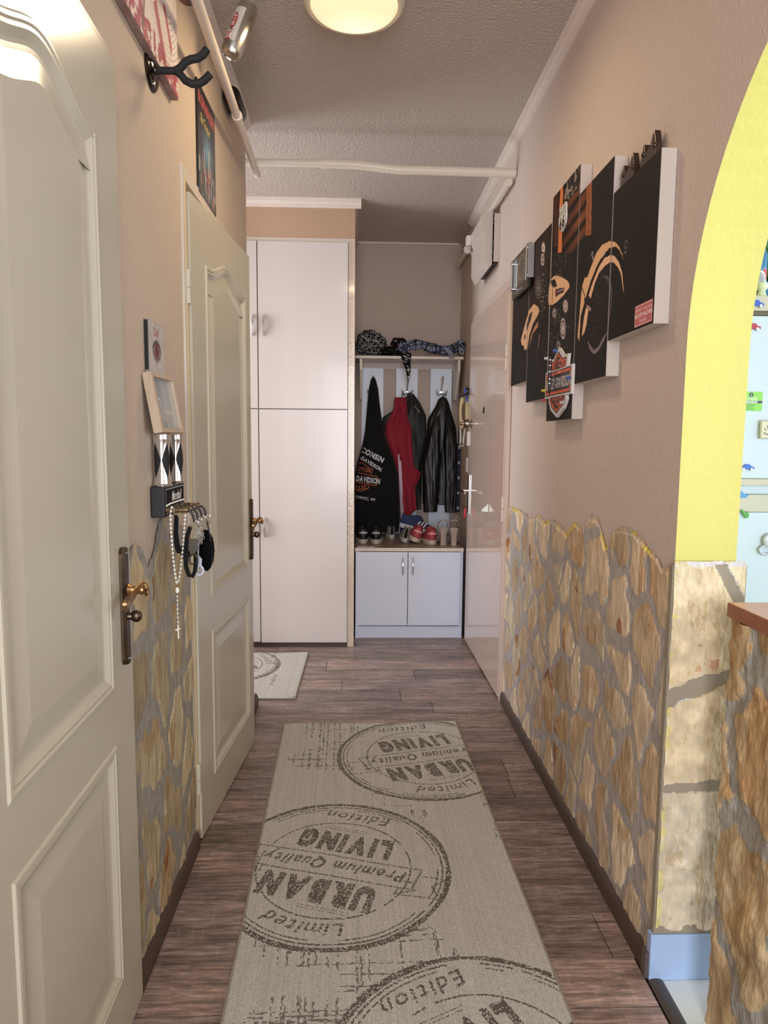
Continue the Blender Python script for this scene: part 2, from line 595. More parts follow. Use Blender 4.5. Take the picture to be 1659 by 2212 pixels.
# floor: planks laid across the corridor
mb = MB()
rows = []
y0 = 3.297 - 0.1554 * 36
cols = []
fcol = []
fixed = {3: (-0.03, 1.27), }
k = 0
for r in range(56):
    ya, yb = y0 + r * 0.1554 + 0.0012, y0 + (r + 1) * 0.1554 - 0.0012
    off = random.uniform(-1.2, 0)
    x = -2.0 + off
    while x < 0.86:
        xa, xb = max(x, -2.0), min(x + 1.25, 0.70 if yb < 1.6 else 0.86)
        if xb - xa > 0.01:
            mb.box(xa + 0.0013, xb - 0.0013, ya, yb, -0.012, 0.0)
            g = random.uniform(0.9, 1.1)
            w = random.choice([(164, 142, 134), (154, 134, 128), (170, 146, 136), (158, 136, 126)])
            fcol.append(tuple(min(255, c * g) for c in w))
        x += 1.25
fl = mb.build('floor', 'floor', loc=(0, 0, 0), auto=0)
me = fl.data
at_ = me.color_attributes.new('Col', 'FLOAT_COLOR', 'POINT')
buf = []
for c in fcol:
    buf += [*lin(c), 1] * 8
at_.data.foreach_set('color', buf)
struct(fl)
sub = boxo('floor', mat('floor_gap', (28, 22, 20), 0.9), -2.0, 0.87, -2.4, 5.2, -0.05, -0.0085, loc=(0, 0, 0))
struct(sub)

# ceiling
struct(boxo('ceiling', 'ceiling', -2.0, 3.2, -2.4, 5.2, CEIL, CEIL + 0.1))
# left wall with two door openings
mb = MB()
mb.box(WL - 0.1, WL, -2.4, 0.66, 0, CEIL)
mb.box(WL - 0.1, WL, 0.66, 1.44, 2.06, CEIL)
mb.box(WL - 0.1, WL, 1.44, 2.115, 0, CEIL)
mb.box(WL - 0.1, WL, 2.115, 2.93, 2.06, CEIL)
mb.box(WL - 0.1, WL, 2.93, 3.24, 0, CEIL)
struct(mb.build('wall_left', 'plaster'))
# rooms behind the doors are closed off
struct(boxo('wall_back_left', 'plaster', -0.75, -0.73, 0.5, 3.2, 0, CEIL))
# side room walls left of the closet
mb = MB()
mb.box(-2.1, WL - 0.1, 3.14, 3.24, 0, CEIL)
mb.box(-2.2, -2.0, 3.14, 5.2, 0, CEIL)
struct(mb.build('wall_side_room', 'plaster'))
# right wall with the arch
mb = MB()
AY, AZ, AR = 0.87, 1.50, 0.65
YE = AY + AR
outl = [(-2.4, 0), (AY - AR, 0)] + [(AY - AR * math.cos(math.pi * i / 40), AZ + AR * math.sin(math.pi * i / 40)) for i in range(41)] + [(YE, 0), (5.15, 0), (5.15, CEIL), (-2.4, CEIL)]
mb.prism([(WR, y, z) for y, z in outl], (0.142, 0, 0))
wr = mb.build('wall_right', ['plaster_right', 'yellow'], loc=(0, 0, 0), auto=50)
for p in wr.data.polygons:
    c = p.center
    if abs(p.normal.x) < 0.5 and 0.21 < c.y < 1.53 and c.z > 0.01 and c.z < 2.2:
        p.material_index = 1
    if p.normal.x > 0.5:
        p.material_index = 1
struct(wr)
# niche back wall + niche ceiling slot
struct(boxo('wall_back', 'plaster_nook', -0.04, 0.9, 5.05, 5.15, 0, CEIL))
# side face between closet and niche is the closet's own side
# kitchen shell
struct(boxo('wall_kitchen_back', 'green', 0.87, 3.2, 3.0, 3.1, 0, CEIL))
struct(boxo('wall_kitchen_front', 'yellow', 0.87, 3.2, -2.4, -2.3, 0, CEIL))
mb = MB()
mb.box(0.72, 3.2, -2.4, 3.0, -0.05, -0.004)
struct(mb.build('floor_kitchen', 'grout'))
mb = MB()
c45 = R(45)
for i in range(-12, 14):
    for j in range(-12, 14):
        cx, cy = 0.847 + (i - j) * 0.2334, 1.447 + (i + j) * 0.2334 + 0.0
        if not (0.95 < cx + 0.23 and cx < 3.2 and -2.4 < cy < 3.2):
            if not (0.5 < cx < 3.4 and 0 < cy < 2.2):
                continue
        h_ = 0.2318
        pts = [(cx - h_, cy), (cx, cy - h_), (cx + h_, cy), (cx, cy + h_)]
        # clip to the kitchen side of the threshold
        out = []
        for a in range(4):
            p, q = pts[a], pts[(a + 1) % 4]
            lim = 0.735
            if p[0] >= lim:
                out.append(p)
            if (p[0] - lim) * (q[0] - lim) < 0:
                t = (lim - p[0]) / (q[0] - p[0])
                out.append((lim, p[1] + t * (q[1] - p[1])))
        if len(out) >= 3:
            mb.prism([(x, y, -0.004) for x, y in out], (0, 0, 0.003))
struct(mb.build('floor_tiles', 'tile'))

# crown mouldings (named trim)
def crown(name, pa, pb, inward, s=0.036):
    """moulding along the ceiling from pa to pb; inward = direction away from the wall"""
    prof = [(0, 0), (1, 0), (1, .16), (.86, .2), (.86, .36), (.62, .42), (.5, .62), (.34, .68), (.34, .82), (.16, .86), (.16, 1), (0, 1)]
    mb = MB()
    inw = Vector(inward)
    rs = []
    for p in (Vector(pa), Vector(pb)):
        rs.append([p + inw * a * s - Vector((0, 0, b * s)) for a, b in prof])
    mb.rings(rs, True, False)
    return struct(mb.build(name, 'crown', auto=0))
crown('trim_1', (WR, -2.3, CEIL), (WR, 4.55, CEIL), (-1, 0, 0), 0.038)
crown('trim_2', (WL, -2.3, CEIL), (WL, 3.24, CEIL), (1, 0, 0), 0.032)
crown('trim_3', (-1.95, 4.2, CEIL), (-0.0, 4.2, CEIL), (0, -1, 0), 0.045)
struct(boxo('trim_4', 'crown', -0.02, 0.70, 5.03, 5.05, CEIL - 0.012, CEIL))
struct(boxo('trim_5', 'crown', -0.035, -0.02, 4.2, 5.05, CEIL - 0.03, CEIL))

# skirtings
def skirt(name, x, s, ya, yb, h=0.06):
    mb = MB()
    prof = [(0, 0), (0.018, 0), (0.018, h * .55), (0.014, h * .8), (0.006, h), (0, h)]
    mb.rings([[Vector((x + s * a, y, b)) for a, b in prof] for y in (ya, yb)], True, False)
    return struct(mb.build(name, 'skirt', auto=30))
skirt('baseboard_right', WR, -1, 1.535, 3.285)
skirt('baseboard_left', WL, 1, 1.475, 2.075)
skirt('baseboard_left_far', WL + 0.012, 1, 2.97, 3.255)
struct(boxo('baseboard_corner', mat('grey_cap', (92, 84, 82), 0.4), 0.697, 0.722, 1.515, 1.537, 0, 0.066), )
# metal threshold strip between the plank floor and the kitchen tiles
mb = MB()
mb.rings([[Vector((0.722 + a, y, b)) for a, b in ((-.018, 0), (-.012, .004), (0, .006), (.012, .004), (.018, 0))] for y in (-0.5, 1.515)], True)
struct(mb.build('trim_6', mat('dark_threshold', (92, 82, 74), 0.35, 0.6)))

# ------------------------------------------------------------------ stone cladding
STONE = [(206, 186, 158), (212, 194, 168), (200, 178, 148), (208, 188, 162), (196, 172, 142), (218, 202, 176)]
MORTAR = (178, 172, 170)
def stone_field(pt, seeds, seed, mort=0.022, palette=STONE, mortar=MORTAR, streak=1.0):
    U, V = pt.U, pt.V
    wu = U + (fbm(U * 9, V * 9, seed, 3) - .5) * 0.11
    wv = V + (fbm(U * 9, V * 9, seed + 9, 3) - .5) * 0.11
    F1 = np.full(U.shape, 9.0); F2 = np.full(U.shape, 9.0); ID = np.zeros(U.shape, int)
    for n, (a, b) in enumerate(seeds):
        d = np.sqrt((wu - a) ** 2 + ((wv - b) * 0.72) ** 2)
        c = d < F1
        F2 = np.where(c, F1, np.minimum(F2, d))
        ID = np.where(c, n, ID)
        F1 = np.where(c, d, F1)
    e = (F2 - F1) - mort * (0.6 + 1.1 * fbm(U * 14, V * 14, seed + 4, 3))
    inside = e > 0
    r = np.random.RandomState(seed)
    base = np.array([palette[r.randint(len(palette))] for _ in seeds], float) * r.uniform(0.9, 1.06, (len(seeds), 1))
    col = base[ID]
    st = fbm(U * 45, V * 14, seed + 21, 4)
    col = col * (0.84 + 0.34 * st * streak)[..., None]
    fl_ = fbm(U * 11, V * 7, seed + 33, 3)
    col = np.where((fl_ > .66)[..., None], col * np.array([0.95, 0.90, 0.84]), col)
    rust = (fbm(U * 8, V * 5, seed + 40, 4) > (.74 if seed != 25 else .95)) & (e < 0.05)
    col = np.where(rust[..., None], col * np.array([.82, .66, .55]), col)
    mc = np.array(mortar, float) * (0.90 + 0.2 * fbm(U * 50, V * 50, seed + 3, 2))[..., None]
    pt.a = np.where(inside[..., None], col, mc)
    hgt = np.clip(e / 0.015, 0, 1) * 0.0025 + np.where(inside, (st - .5) * 0.004, 0) + 0.004
    return hgt

def height_sampler(pt, H):
    def f(U, V):
        i = np.clip(((U - pt.u0) / pt.res).astype(int), 0, pt.nu - 1)
        j = np.clip(((V - pt.v0) / pt.res).astype(int), 0, pt.nv - 1)
        return H[j, i]
    return f

def fill_seeds(seeds, box, dmin, n, seed):
    r = np.random.RandomState(seed)
    out = list(seeds)
    for _ in range(n):
        p = (r.uniform(box[0], box[1]), r.uniform(box[2], box[3]))
        if all(math.hypot(p[0] - a, (p[1] - b) * 0.75) > dmin for a, b in out):
            out.append(p)
    return out

# right wall: stone positions measured from the wall itself
zs = [(180, 280), (275, 300), (380, 330), (500, 380), (610, 500), (770, 500), (960, 700), (1300, 650), (185, 540), (250, 500), (320, 560),
      (170, 760), (235, 720), (310, 720), (440, 760), (600, 780), (265, 1030), (350, 920), (560, 970), (680, 940), (760, 1020), (1170, 1030),
      (400, 1120), (490, 1130), (590, 1240), (690, 1260), (930, 1380), (1380, 1450), (170, 1400), (250, 1440), (330, 1400), (440, 1500),
      (1160, 1600), (180, 1600), (650, 1700), (900, 1700), (340, 1620), (420, 1720), (300, 1850), (520, 1850), (1120, 1900), (1330, 1980), (450, 2000), (640, 2050), (800, 2150)]
seeds = []
for a, b in zs:
    p = at(1050 + a / 4.022, 1050 + b / 4.022, X=0.71)
    seeds.append((p.y, p.z))
seeds = fill_seeds(seeds, (1.5, 3.35, -0.05, 1.12), 0.125, 900, 3)
top_r = [(3.40, .955), (3.2, .985), (3.0, .99), (2.85, .975), (2.70, 1.0), (2.60, .985), (2.543, 1.01), (2.42, 1.0), (2.33, .985), (2.263, 1.025), (2.16, 1.02), (2.12, 1.065), (2.04, 1.07),
         (2.00, 1.05), (1.95, .99), (1.90, 1.04), (1.83, 1.07), (1.74, 1.065), (1.65, 1.035), (1.58, 1.01), (1.52, 1.015)]
pt = Paint(1.528, 3.30, 0.055, 1.09, 0.006, MORTAR)
H = stone_field(pt, seeds, 5)
tu = np.interp(pt.U[0], [a for a, b in top_r][::-1], [b for a, b in top_r][::-1])
edge = tu[None, :] + (fbm(pt.U * 40, pt.V * 40, 8, 3) - .5) * 0.02
msk = pt.V < edge
H = np.where(pt.V > edge - 0.012, 0.002, H)
rim = msk & (pt.V > edge - 0.014)
pt.a[rim] = pt.a[rim] * 0.5 + np.array([214, 196, 180]) * 0.5
ly = rim & (fbm(pt.U * 12, pt.V * 12, 77, 2) > .58)
pt.a[ly] = (226, 204, 110)
o = paint_mesh('trim_stone_right', pt, onX(WR - 0.001, -1), 'stone', mask=msk, height=height_sampler(pt, H))
struct(o)
# left wall: same stone, the greener light here is put into its palette
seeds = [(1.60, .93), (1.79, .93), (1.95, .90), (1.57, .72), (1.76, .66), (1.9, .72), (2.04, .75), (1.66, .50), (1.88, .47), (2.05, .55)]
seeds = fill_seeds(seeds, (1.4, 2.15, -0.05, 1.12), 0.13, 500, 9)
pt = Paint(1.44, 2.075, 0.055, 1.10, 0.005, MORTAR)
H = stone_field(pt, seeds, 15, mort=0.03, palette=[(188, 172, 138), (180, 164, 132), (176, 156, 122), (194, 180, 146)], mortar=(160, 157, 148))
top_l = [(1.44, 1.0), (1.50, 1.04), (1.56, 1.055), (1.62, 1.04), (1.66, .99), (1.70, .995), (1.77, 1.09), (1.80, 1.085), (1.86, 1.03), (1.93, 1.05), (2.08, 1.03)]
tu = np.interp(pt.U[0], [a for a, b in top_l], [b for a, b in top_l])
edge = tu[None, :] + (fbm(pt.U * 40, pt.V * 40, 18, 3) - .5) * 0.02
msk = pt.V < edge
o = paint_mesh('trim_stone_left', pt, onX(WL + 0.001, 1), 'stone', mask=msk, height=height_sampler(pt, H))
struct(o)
# arch reveal: three big blocks and mortar, facing the camera (u = X, v = Z)
pt = Paint(0.715, 0.880, 0.118, 1.03, 0.003, (224, 234, 246))
U, V = pt.U, pt.V
n1 = (fbm(U * 30, V * 30, 4, 3) - .5)
s = (U - .715) / .165
b1 = 0.735 + 0.05 * s + n1 * .03
b2 = 0.735 - 0.055 + 0.075 * s + n1 * .03
c1 = 0.50 + 0.012 * s + n1 * .02
c2 = 0.475 + 0.012 * s + n1 * .02
stone = ((V > b1) | ((V < b2) & (V > c1)) | (V < c2)) & (V > 0.135 + n1 * .03)
cut = (V > 1.03 - 0.0 - 1.6 * (U - 0.80)) & (V < 1.03 - 1.6 * (U - 0.83)) & (V > .93)
stone &= ~cut
col = np.zeros(pt.a.shape) + np.array([222, 206, 172.])  # same tan stone, the strong cool light on it painted in as cream
col = np.where((V < c1)[..., None], np.array([214, 202, 178.]), col)
f = fbm(U * 35, V * 30, 6, 4)
col *= (0.86 + .28 * f)[..., None]
fleck = (fbm(U * 60, V * 25, 61, 3) > .70)
col[fleck] *= np.array([.93, .9, .84])
rs_ = (np.abs(V - (.78 + .12 * (U - .75))) < .012) & (U > .775) & (U < .83) & (f > .45)
col[rs_] = (208, 170, 134)
rs_ = (np.abs(V - (.505)) < .010) & (U > .73) & (U < .79) & (f > .5)
col[rs_] = (206, 168, 134)
yl = (U < .724 + .004 * f) & (fbm(U * 2, V * 40, 71, 3) > .5)
pt.a = np.where(stone[..., None], col, pt.a * (0.92 + .14 * f)[..., None])
pt.a[yl] = pt.a[yl] * .5 + np.array([226, 220, 120]) * .5
pt.a[(V > 1.018) & (n1 > -.1)] = (214, 212, 214)
HH = np.where(stone, .012 + .008 * (f - .5), .006)
o = paint_mesh('trim_stone_arch', pt, lambda U, V, H: (U, YE - H, V), 'stone', height=height_sampler(pt, HH))
struct(o)
# thin returns of that stone on both corners
mb = MB()
mb.box(0.712, 0.885, YE - 0.009, YE + 0.012, 0.118, 1.022)
struct(mb.build('trim_stone_corner', mat('reveal_stone_side', (150, 140, 122), 0.8, bump=(80, .5, .004)), bevel=0.003))
struct(boxo('trim_tile', mat('pale_blue_tile', (168, 196, 236), 0.18, var=(8, 0.2, (180, 200, 226))), 0.706, 0.884, YE - 0.012, YE + 0.01, 0.0, 0.118, bevel=0.0015))

# ------------------------------------------------------------------ panelled doors
def offset_poly(p, d):
    """inward offset of a counter-clockwise outline"""
    n = len(p)
    out = []
    for i in range(n):
        a, b, c = Vector(p[i - 1]), Vector(p[i]), Vector(p[(i + 1) % n])
        e0, e1 = (b - a).normalized(), (c - b).normalized()
        n0, n1 = Vector((-e0.y, e0.x)), Vector((-e1.y, e1.x))
        m = n0 + n1
        m = m / max(m.length_squared, 1e-6) * 2
        if m.length > 2.2:
            m = m.normalized() * 2.2
        q = b + m * d
        out.append((q.x, q.y))
    return out
def lever_handle(parent, L, s0, z0, sgn, plate_m, lever_m, scale=1.0):
    """long plate with an S lever pointing towards -s, and a turn knob; L(s,z,d) -> world"""
    mb = MB()
    hw, hh = 0.0165, 0.125
    outl = [(-hw, -hh + .012), (-hw * .5, -hh), (hw * .5, -hh), (hw, -hh + .012), (hw, hh - .012), (hw * .5, hh), (-hw * .5, hh), (-hw, hh - .012)]
    mb.rings([[L(s0 + a * k, z0 + b * (1 if k > .9 else .995), d) for a, b in outl] for k, d in ((1.0, 0), (1.0, .006), (.7, .0115))], True, False)
    pl = mb.build('handle_plate', plate_m, parent, auto=20)
    mb = MB()
    for b in (.113, -.113):
        mb.cyl(L(s0, z0 + b, .011), L(s0, z0 + b, .0135), .0035, n=10)
    mb.build('screw', 'steel', pl)
    zl = z0 + 0.035
    mb = MB()
    mb.lathe([(.011, 0), (.013, .004), (.010, .010), (.0085, .014), (.0085, .024), (.0105, .030), (.0095, .036)], L(s0, zl, .010), L(0, 0, 1) - L(0, 0, 0), 20)
    ctl = [(-.002, -.010, .050), (.004, -.004, .052), (.007, .003, .049), (.004, .008, .043), (-.006, .007, .038), (-.022, .000, .035), (-.045, -.008, .033), (-.068, -.013, .033), (-.086, -.013, .034), (-.096, -.010, .036), (-.101, -.007, .037)]
    wz_ = [.004, .008, .009, .009, .009, .0095, .011, .013, .0135, .010, .003]
    rs = []
    for i in range(41):
        t = i / 40 * (len(ctl) - 1)
        k = min(int(t), len(ctl) - 2); f = t - k
        c = [ctl[k][q] * (1 - f) + ctl[k + 1][q] * f for q in range(3)]
        w_ = wz_[k] * (1 - f) + wz_[k + 1] * f
        dx, dd_ = ctl[k + 1][0] - ctl[k][0], ctl[k + 1][2] - ctl[k][2]
        l_ = math.hypot(dx, dd_) + 1e-6
        nx, nd = -dd_ / l_, dx / l_
        rs.append([L(s0 + sgn * (c[0] + nx * .0042 * math.sin(a)), zl + c[1] + w_ * math.cos(a), c[2] + nd * .0042 * math.sin(a)) for a in [2 * math.pi * q / 14 for q in range(14)]])
    mb.rings(rs, True, True)
    mb.build('handle', lever_m, parent, auto=50)
    mb = MB()
    zk = z0 - 0.022
    mb.lathe([(.008, 0), (.008, .008), (.006, .012)], L(s0, zk, .010), L(0, 0, 1) - L(0, 0, 0), 14)
    mb.ball(L(s0, zk, .028), 0.012, 14, 10, sc=(1.0, .8, 1.1))
    mb.build('turn_knob', 'bronze', parent)

def panel_door(name, O, direction, nrm, W_, H_, mL, mR, zs, lip, handle_s, hz, label, s_start=0.0):
    d = Vector(direction).normalized(); nn = Vector(nrm).normalized()
    O = Vector(O)
    def L(s, z, q):
        return O + d * s + Vector((0, 0, z)) + nn * q
    t = thing(name, O + d * (W_ / 2), label, None, kind='structure')
    zb0, zb1, zu0, zu1, zpk = zs
    sl, sr = mL, mR
    cx = (sl + sr) / 2
    up = [(sl, zu0), (sr, zu0)]
    for i in range(33):
        a = i / 32
        x = sr + (sl - sr) * a
        k = min(1, max(0, (abs(a - .5) * 2 - .0) / 0.86))
        up.append((x, zu1 + (zpk - zu1) * (0.5 + 0.5 * math.cos(math.pi * k))))
    lo = [(sl, zb0), (sr, zb0), (sr, zb1), (sl, zb1)]
    mb = MB()
    # face with two panel openings
    outer = [(s_start, 0.006), (W_, 0.006), (W_, H_), (s_start, H_)]
    polys = [[Vector((a, b, 0)) for a, b in q] for q in (outer, up[::-1], lo[::-1])]
    flat = [p for q in polys for p in q]
    tri = tessellate_polygon(polys)
    mb.add([L(p.x, p.y, 0) for p in flat], [tuple(x) for x in tri])
    prof = [(0, 0), (.004, .0035), (.010, .004), (.014, .0015), (.020, .0022), (.026, -.001), (.034, -.005), (.040, -.006), (.048, -.0058), (.085, -.0012)]
    for q in (up, lo):
        rs = [[L(a, b, dd) for a, b in (offset_poly(q, w) if w else q)] for w, dd in prof]
        nq = len(q)
        vs = [p for r in rs for p in r]
        fs = []
        for i in range(len(rs) - 1):
            for j in range(nq):
                fs.append((i * nq + j, i * nq + (j + 1) % nq, (i + 1) * nq + (j + 1) % nq, (i + 1) * nq + j))
        mb.add(vs, fs, False)
        inn = offset_poly(q, prof[-1][0])
        tr = tessellate_polygon([[Vector((a, b, 0)) for a, b in inn]])
        mb.add([L(a, b, prof[-1][1]) for a, b in inn], [tuple(x) for x in tr])
    # edges of the leaf
    def slab(s0, s1, z0, z1, d0, d1, front=True):
        c = [L(s, z, q) for s in (s0, s1) for z in (z0, z1) for q in (d0, d1)]
        f = [(0, 1, 3, 2), (4, 6, 7, 5), (0, 4, 5, 1), (2, 3, 7, 6), (0, 2, 6, 4)]
        if front:
            f.append((1, 5, 7, 3))
        mb.add(c, f)
    slab(s_start, W_, .006, H_, -.015, 0, False)
    slab(s_start + (0 if lip else .012), W_ - .012 + lip * 1.5, .006, H_ - .012 + lip * 2.7, -.040, -.015)
    mb.build('door_leaf', 'doorpaint', t, auto=25)
    lever_handle(t, L, handle_s, hz, 1, 'bronze', 'brass')
    return t, L
d1, L1 = panel_door('door_1', (-.485, .70, 0), (-.0196, .9998, 0), (.9998, .0196, 0), .79, 2.05, .225, .665, (.15, .67, .785, 1.870, 1.924), .018, .735, .945,
                    'big cream panelled door at the left edge with an aged brass lever handle', s_start=0.06)
d2, L2 = panel_door('door_2', (-.505, 2.12, 0), (.0811, .9967, 0), (.9967, -.0811, 0), .722, 2.018, .14, .646, (.151, .66, .775, 1.845, 1.895), 0, .685, .928,
                    'cream panelled door standing ajar further along the left wall')
# hinges of door 2 as white barrel hinges on the near edge
for z in (1.74, .21):
    mb = MB()
    mb.cyl((-.512, 2.108, z - .045), (-.512, 2.108, z - .002), .0085, n=14)
    mb.cyl((-.512, 2.108, z + .002), (-.512, 2.108, z + .045), .0085, n=14)
    mb.ball((-.512, 2.108, z + .046), .0085, 12, 6)
    mb.box(-.518, -.507, 2.104, 2.122, z - .04, z + .04)
    mb.build('hinge', 'doorpaint', d2)
# frame of door 2
mb = MB()
mb.box(WL - .03, WL + .006, 2.075, 2.103, 0, 2.085)
mb.box(WL - .03, WL + .006, 2.1035, 2.93, 2.0455, 2.085)
mb.box(WL - .03, WL + .006, 2.90, 2.9295, 0, 2.045)
mb.box(WL - .08, WL - .012, 2.1035, 2.118, 0, 2.0445)
mb.box(WL - .08, WL - .012, 2.1185, 2.899, 2.028, 2.0445)
mb.box(WL - .08, WL - .012, 2.885, 2.899, 0, 2.0275)
mb.build('door_frame', 'doorframe', d2, bevel=0.002)
mb = MB()
mb.box(WL + .002, WL + .008, 2.1015, 2.105, 0, 2.06)
mb.build('caulk_line', 'caulk', d2)

# entry door in the right wall
ex = lambda y: .697 - (3.31 - y) * -0.0 - (y - 3.31) * 0.015
t3 = thing('door_3', (.70, 3.8, 0), 'glossy pinkish entrance door in the right wall with chrome lever and peephole', None, kind='structure')
def L3(s, z, q):      # s from the near (hinge) edge away, q out of the door into the corridor
    return Vector((.697 - s * .015 - q, 3.312 + s, z))
def box3(mb, s0, s1, z0, z1, q0, q1):
    c = [L3(s, z, q) for s in (s0, s1) for z in (z0, z1) for q in (q0, q1)]
    mb.add(c, [(0, 1, 3, 2), (4, 6, 7, 5), (0, 4, 5, 1), (2, 3, 7, 6), (0, 2, 6, 4), (1, 5, 7, 3)])
mb = MB()
box3(mb, 0, 1.0, .012, 2.015, -.03, 0)
mb.build('door_leaf', 'entry', t3, bevel=.003)
mb = MB()
mb.box(.700, .7185, 3.275, 3.309, 0, 2.018); mb.box(.700, .7185, 3.275, 4.36, 2.0195, 2.06); mb.box(.688, .7185, 4.325, 4.36, 0, 2.018)
mb.build('door_frame', 'entryframe', t3, bevel=.002)
for z in (1.69, .965):
    mb = MB()
    mb.cyl((.697, 3.298, z - .06), (.697, 3.298, z - .002), .009, n=14); mb.cyl((.697, 3.298, z + .002), (.697, 3.298, z + .06), .009, n=14)
    mb.build('hinge', 'entryframe', t3)
mb = MB()
box3(mb, .915, .955, .835, 1.085, 0, .009)
mb.build('handle_plate', 'chrome', t3, bevel=.003)
mb = MB()
mb.cyl(L3(.935, .985, .008), L3(.935, .985, .05), .009, n=14)
mb.tube([L3(.935, .985, .046), L3(.90, .985, .052), L3(.85, .983, .052), L3(.815, .98, .048)], .0085, 12)
mb.build('handle', 'chrome', t3)
mb = MB()
mb.lathe([(.012, 0), (.012, .010), (.024, .014), (.028, .030), (.022, .046), (.008, .048), (.008, .060), (.012, .064), (.010, .072), (.001, .074)], L3(.90, 1.398, 0), (-1, 0, 0), 24)
mb.build('lock_knob', mat('smoked_steel', (150, 142, 134), .22, 1.0), t3)
mb = MB()
mb.lathe([(.019, 0), (.019, .003), (.014, .004), (.012, .002), (.001, .002)], L3(.525, 1.465, 0), (-1, 0, 0), 20)
mb.build('peephole', 'black', t3)
mb = MB()
# small magnetic contact pair
o = MB().box(.672, .690, 4.30, 4.335, 1.262, 1.352).build('door_contact', 'whiteplastic', bevel=.003)
tag(o, 'small white door contact stuck high on the glossy entrance door', 'door contact')
o = MB().box(.694, .7195, 4.46, 4.50, 1.09, 1.185).build('door_contact', 'whiteplastic', bevel=.003)
tag(o, 'small white contact box on the wall left of the entrance door, lower one', 'door contact')
mb = MB()
mb.tube([(.716, 4.46, 1.40), (.717, 4.465, 1.30), (.716, 4.47, 1.185)], .002, 6)
mb.tube([(.716, 4.47, 1.09), (.717, 4.472, .8), (.716, 4.468, .45), (.717, 4.47, .12)], .002, 6)
tag(mb.build('alarm_cable', mat('grey_cable', (150, 144, 142), .5)), 'thin grey cable running down the wall left of the entrance door', 'cable')

# key with red fob in the entrance door
k = thing('key', L3(.935, .885, .01), 'key with a red tag stuck in the entrance door lock', 'key')
mb = MB(); mb.cyl(L3(.935, .885, .009), L3(.935, .885, .03), .0035, n=8); mb.lathe([(.011, 0), (.012, .002), (.011, .004)], L3(.935, .885, .03), (-1, 0, 0), 14)
mb.build('key_head', 'bronze', k)
mb = MB()
mb.rings([[L3(.935 + a * w, .845 + b, .024 + q) for a, b in [(.013 * math.cos(x), .031 * math.sin(x)) for x in [2 * math.pi * i / 16 for i in range(16)]] for w in (1,)] for q in (0, .006)], True)
mb.build('tag', mat('red_plastic', (226, 52, 54), .35), k)
# folded paper corner stuck on the door
mb = MB()
mb.add([L3(.33, .96, .002), L3(.33, .915, .002), L3(.50, .915, .002), L3(.36, .915, .035)], [(0, 1, 2), (0, 3, 1), (0, 2, 3), (1, 3, 2)])
tag(mb.build('paper_wedge', mat('pale_paper', (222, 228, 220), .6)), 'small pale triangular paper wedge on the lower entrance door', 'paper')

# ------------------------------------------------------------------ closet
CY = 4.20
cl = thing('built_in_closet', (-.55, 4.6, 0), 'tall white built-in closet with two tiers of doors, left of the coat nook', 'closet')
mb = MB()
mb.box(-1.55, -.055, CY + .02, 5.02, .06, 2.46)
mb.build('carcass', 'white', cl)
mb = MB()
mb.box(-.075, -.035, CY - .004, 5.05, 0.0, 2.475)
mb.build('side_panel', 'tape', cl, bevel=.002)
mb = MB()
mb.box(-1.55, -.035, CY - .002, CY + .05, 2.452, 2.475)
mb.build('top_rail', 'whiteedge', cl, bevel=.002)
struct(boxo('wall_over_closet', mat('closet_plaster', (188, 158, 132), .75, bump=(140, .4, .003)), -1.55, -.035, CY, 5.05, 2.475, CEIL))
mb = MB()
mb.box(-1.55, -.036, CY + .006, CY + .03, 0, .03)
mb.build('plinth', 'skirt', cl)
def cdoor(x0, x1, z0, z1, hx, hz0, hz1):
    dd = MB().box(x0, x1, CY - .016, CY + .004, z0, z1).build('door', 'white', cl, bevel=.0015)
    mb = MB()
    pts = [(hx, CY - .016 - .022 * math.sin(math.pi * i / 14) ** .7, hz0 + (hz1 - hz0) * i / 14) for i in range(15)]
    mb.tube(pts, lambda t: .0055 + .003 * math.sin(math.pi * t), 10, flat=1.3)
    mb.build('handle', 'chrome', dd)
cdoor(-.608, -.077, 1.478, 2.449, -.576, 1.905, 2.025)
cdoor(-.608, -.077, .032, 1.472, -.580, .70, .815)
cdoor(-1.14, -.614, 1.478, 2.449, -.640, 1.905, 2.025)
cdoor(-1.14, -.614, .036, 1.472, -.645, .70, .815)

# ------------------------------------------------------------------ shoe cabinet in the nook
cb = thing('shoe_cabinet', (.32, 4.7, 0), 'white two-door shoe cabinet under the coat rack', 'cabinet')
FY = 4.386
MB().box(-.030, .676, FY - .008, 5.045, .580, .600).build('top', 'cabtop', cb, bevel=.001)
MB().box(-.030, .676, FY - .0085, FY - .006, .578, .600).build('front_edge', 'whiteedge', cb)
mb = MB(); mb.box(-.026, -.008, FY, 5.04, 0, .58); mb.box(.655, .674, FY, 5.04, 0, .58); mb.box(-.008, .655, 5.02, 5.04, .08, .58); mb.box(-.008, .655, FY + .02, 5.02, .08, .095)
mb.build('carcass', 'cool', cb)
MB().box(-.008, .655, FY + .006, FY + .02, 0.0, .078).build('plinth', 'cool', cb)
for x0, x1, hx in ((-.024, .312, .280), (.316, .672, .345)):
    dd = MB().box(x0, x1 if x1 < .6 else .655, FY - .014, FY + .002, .088, .574).build('door', 'cool', cb, bevel=.0015)
    mb = MB()
    pts = [(hx, FY - .014 - .02 * math.sin(math.pi * i / 14) ** .7, .425 + .115 * i / 14) for i in range(15)]
    mb.tube(pts, lambda t: .005 + .003 * math.sin(math.pi * t), 10, flat=1.3)
    mb.build('handle', 'chrome', dd)

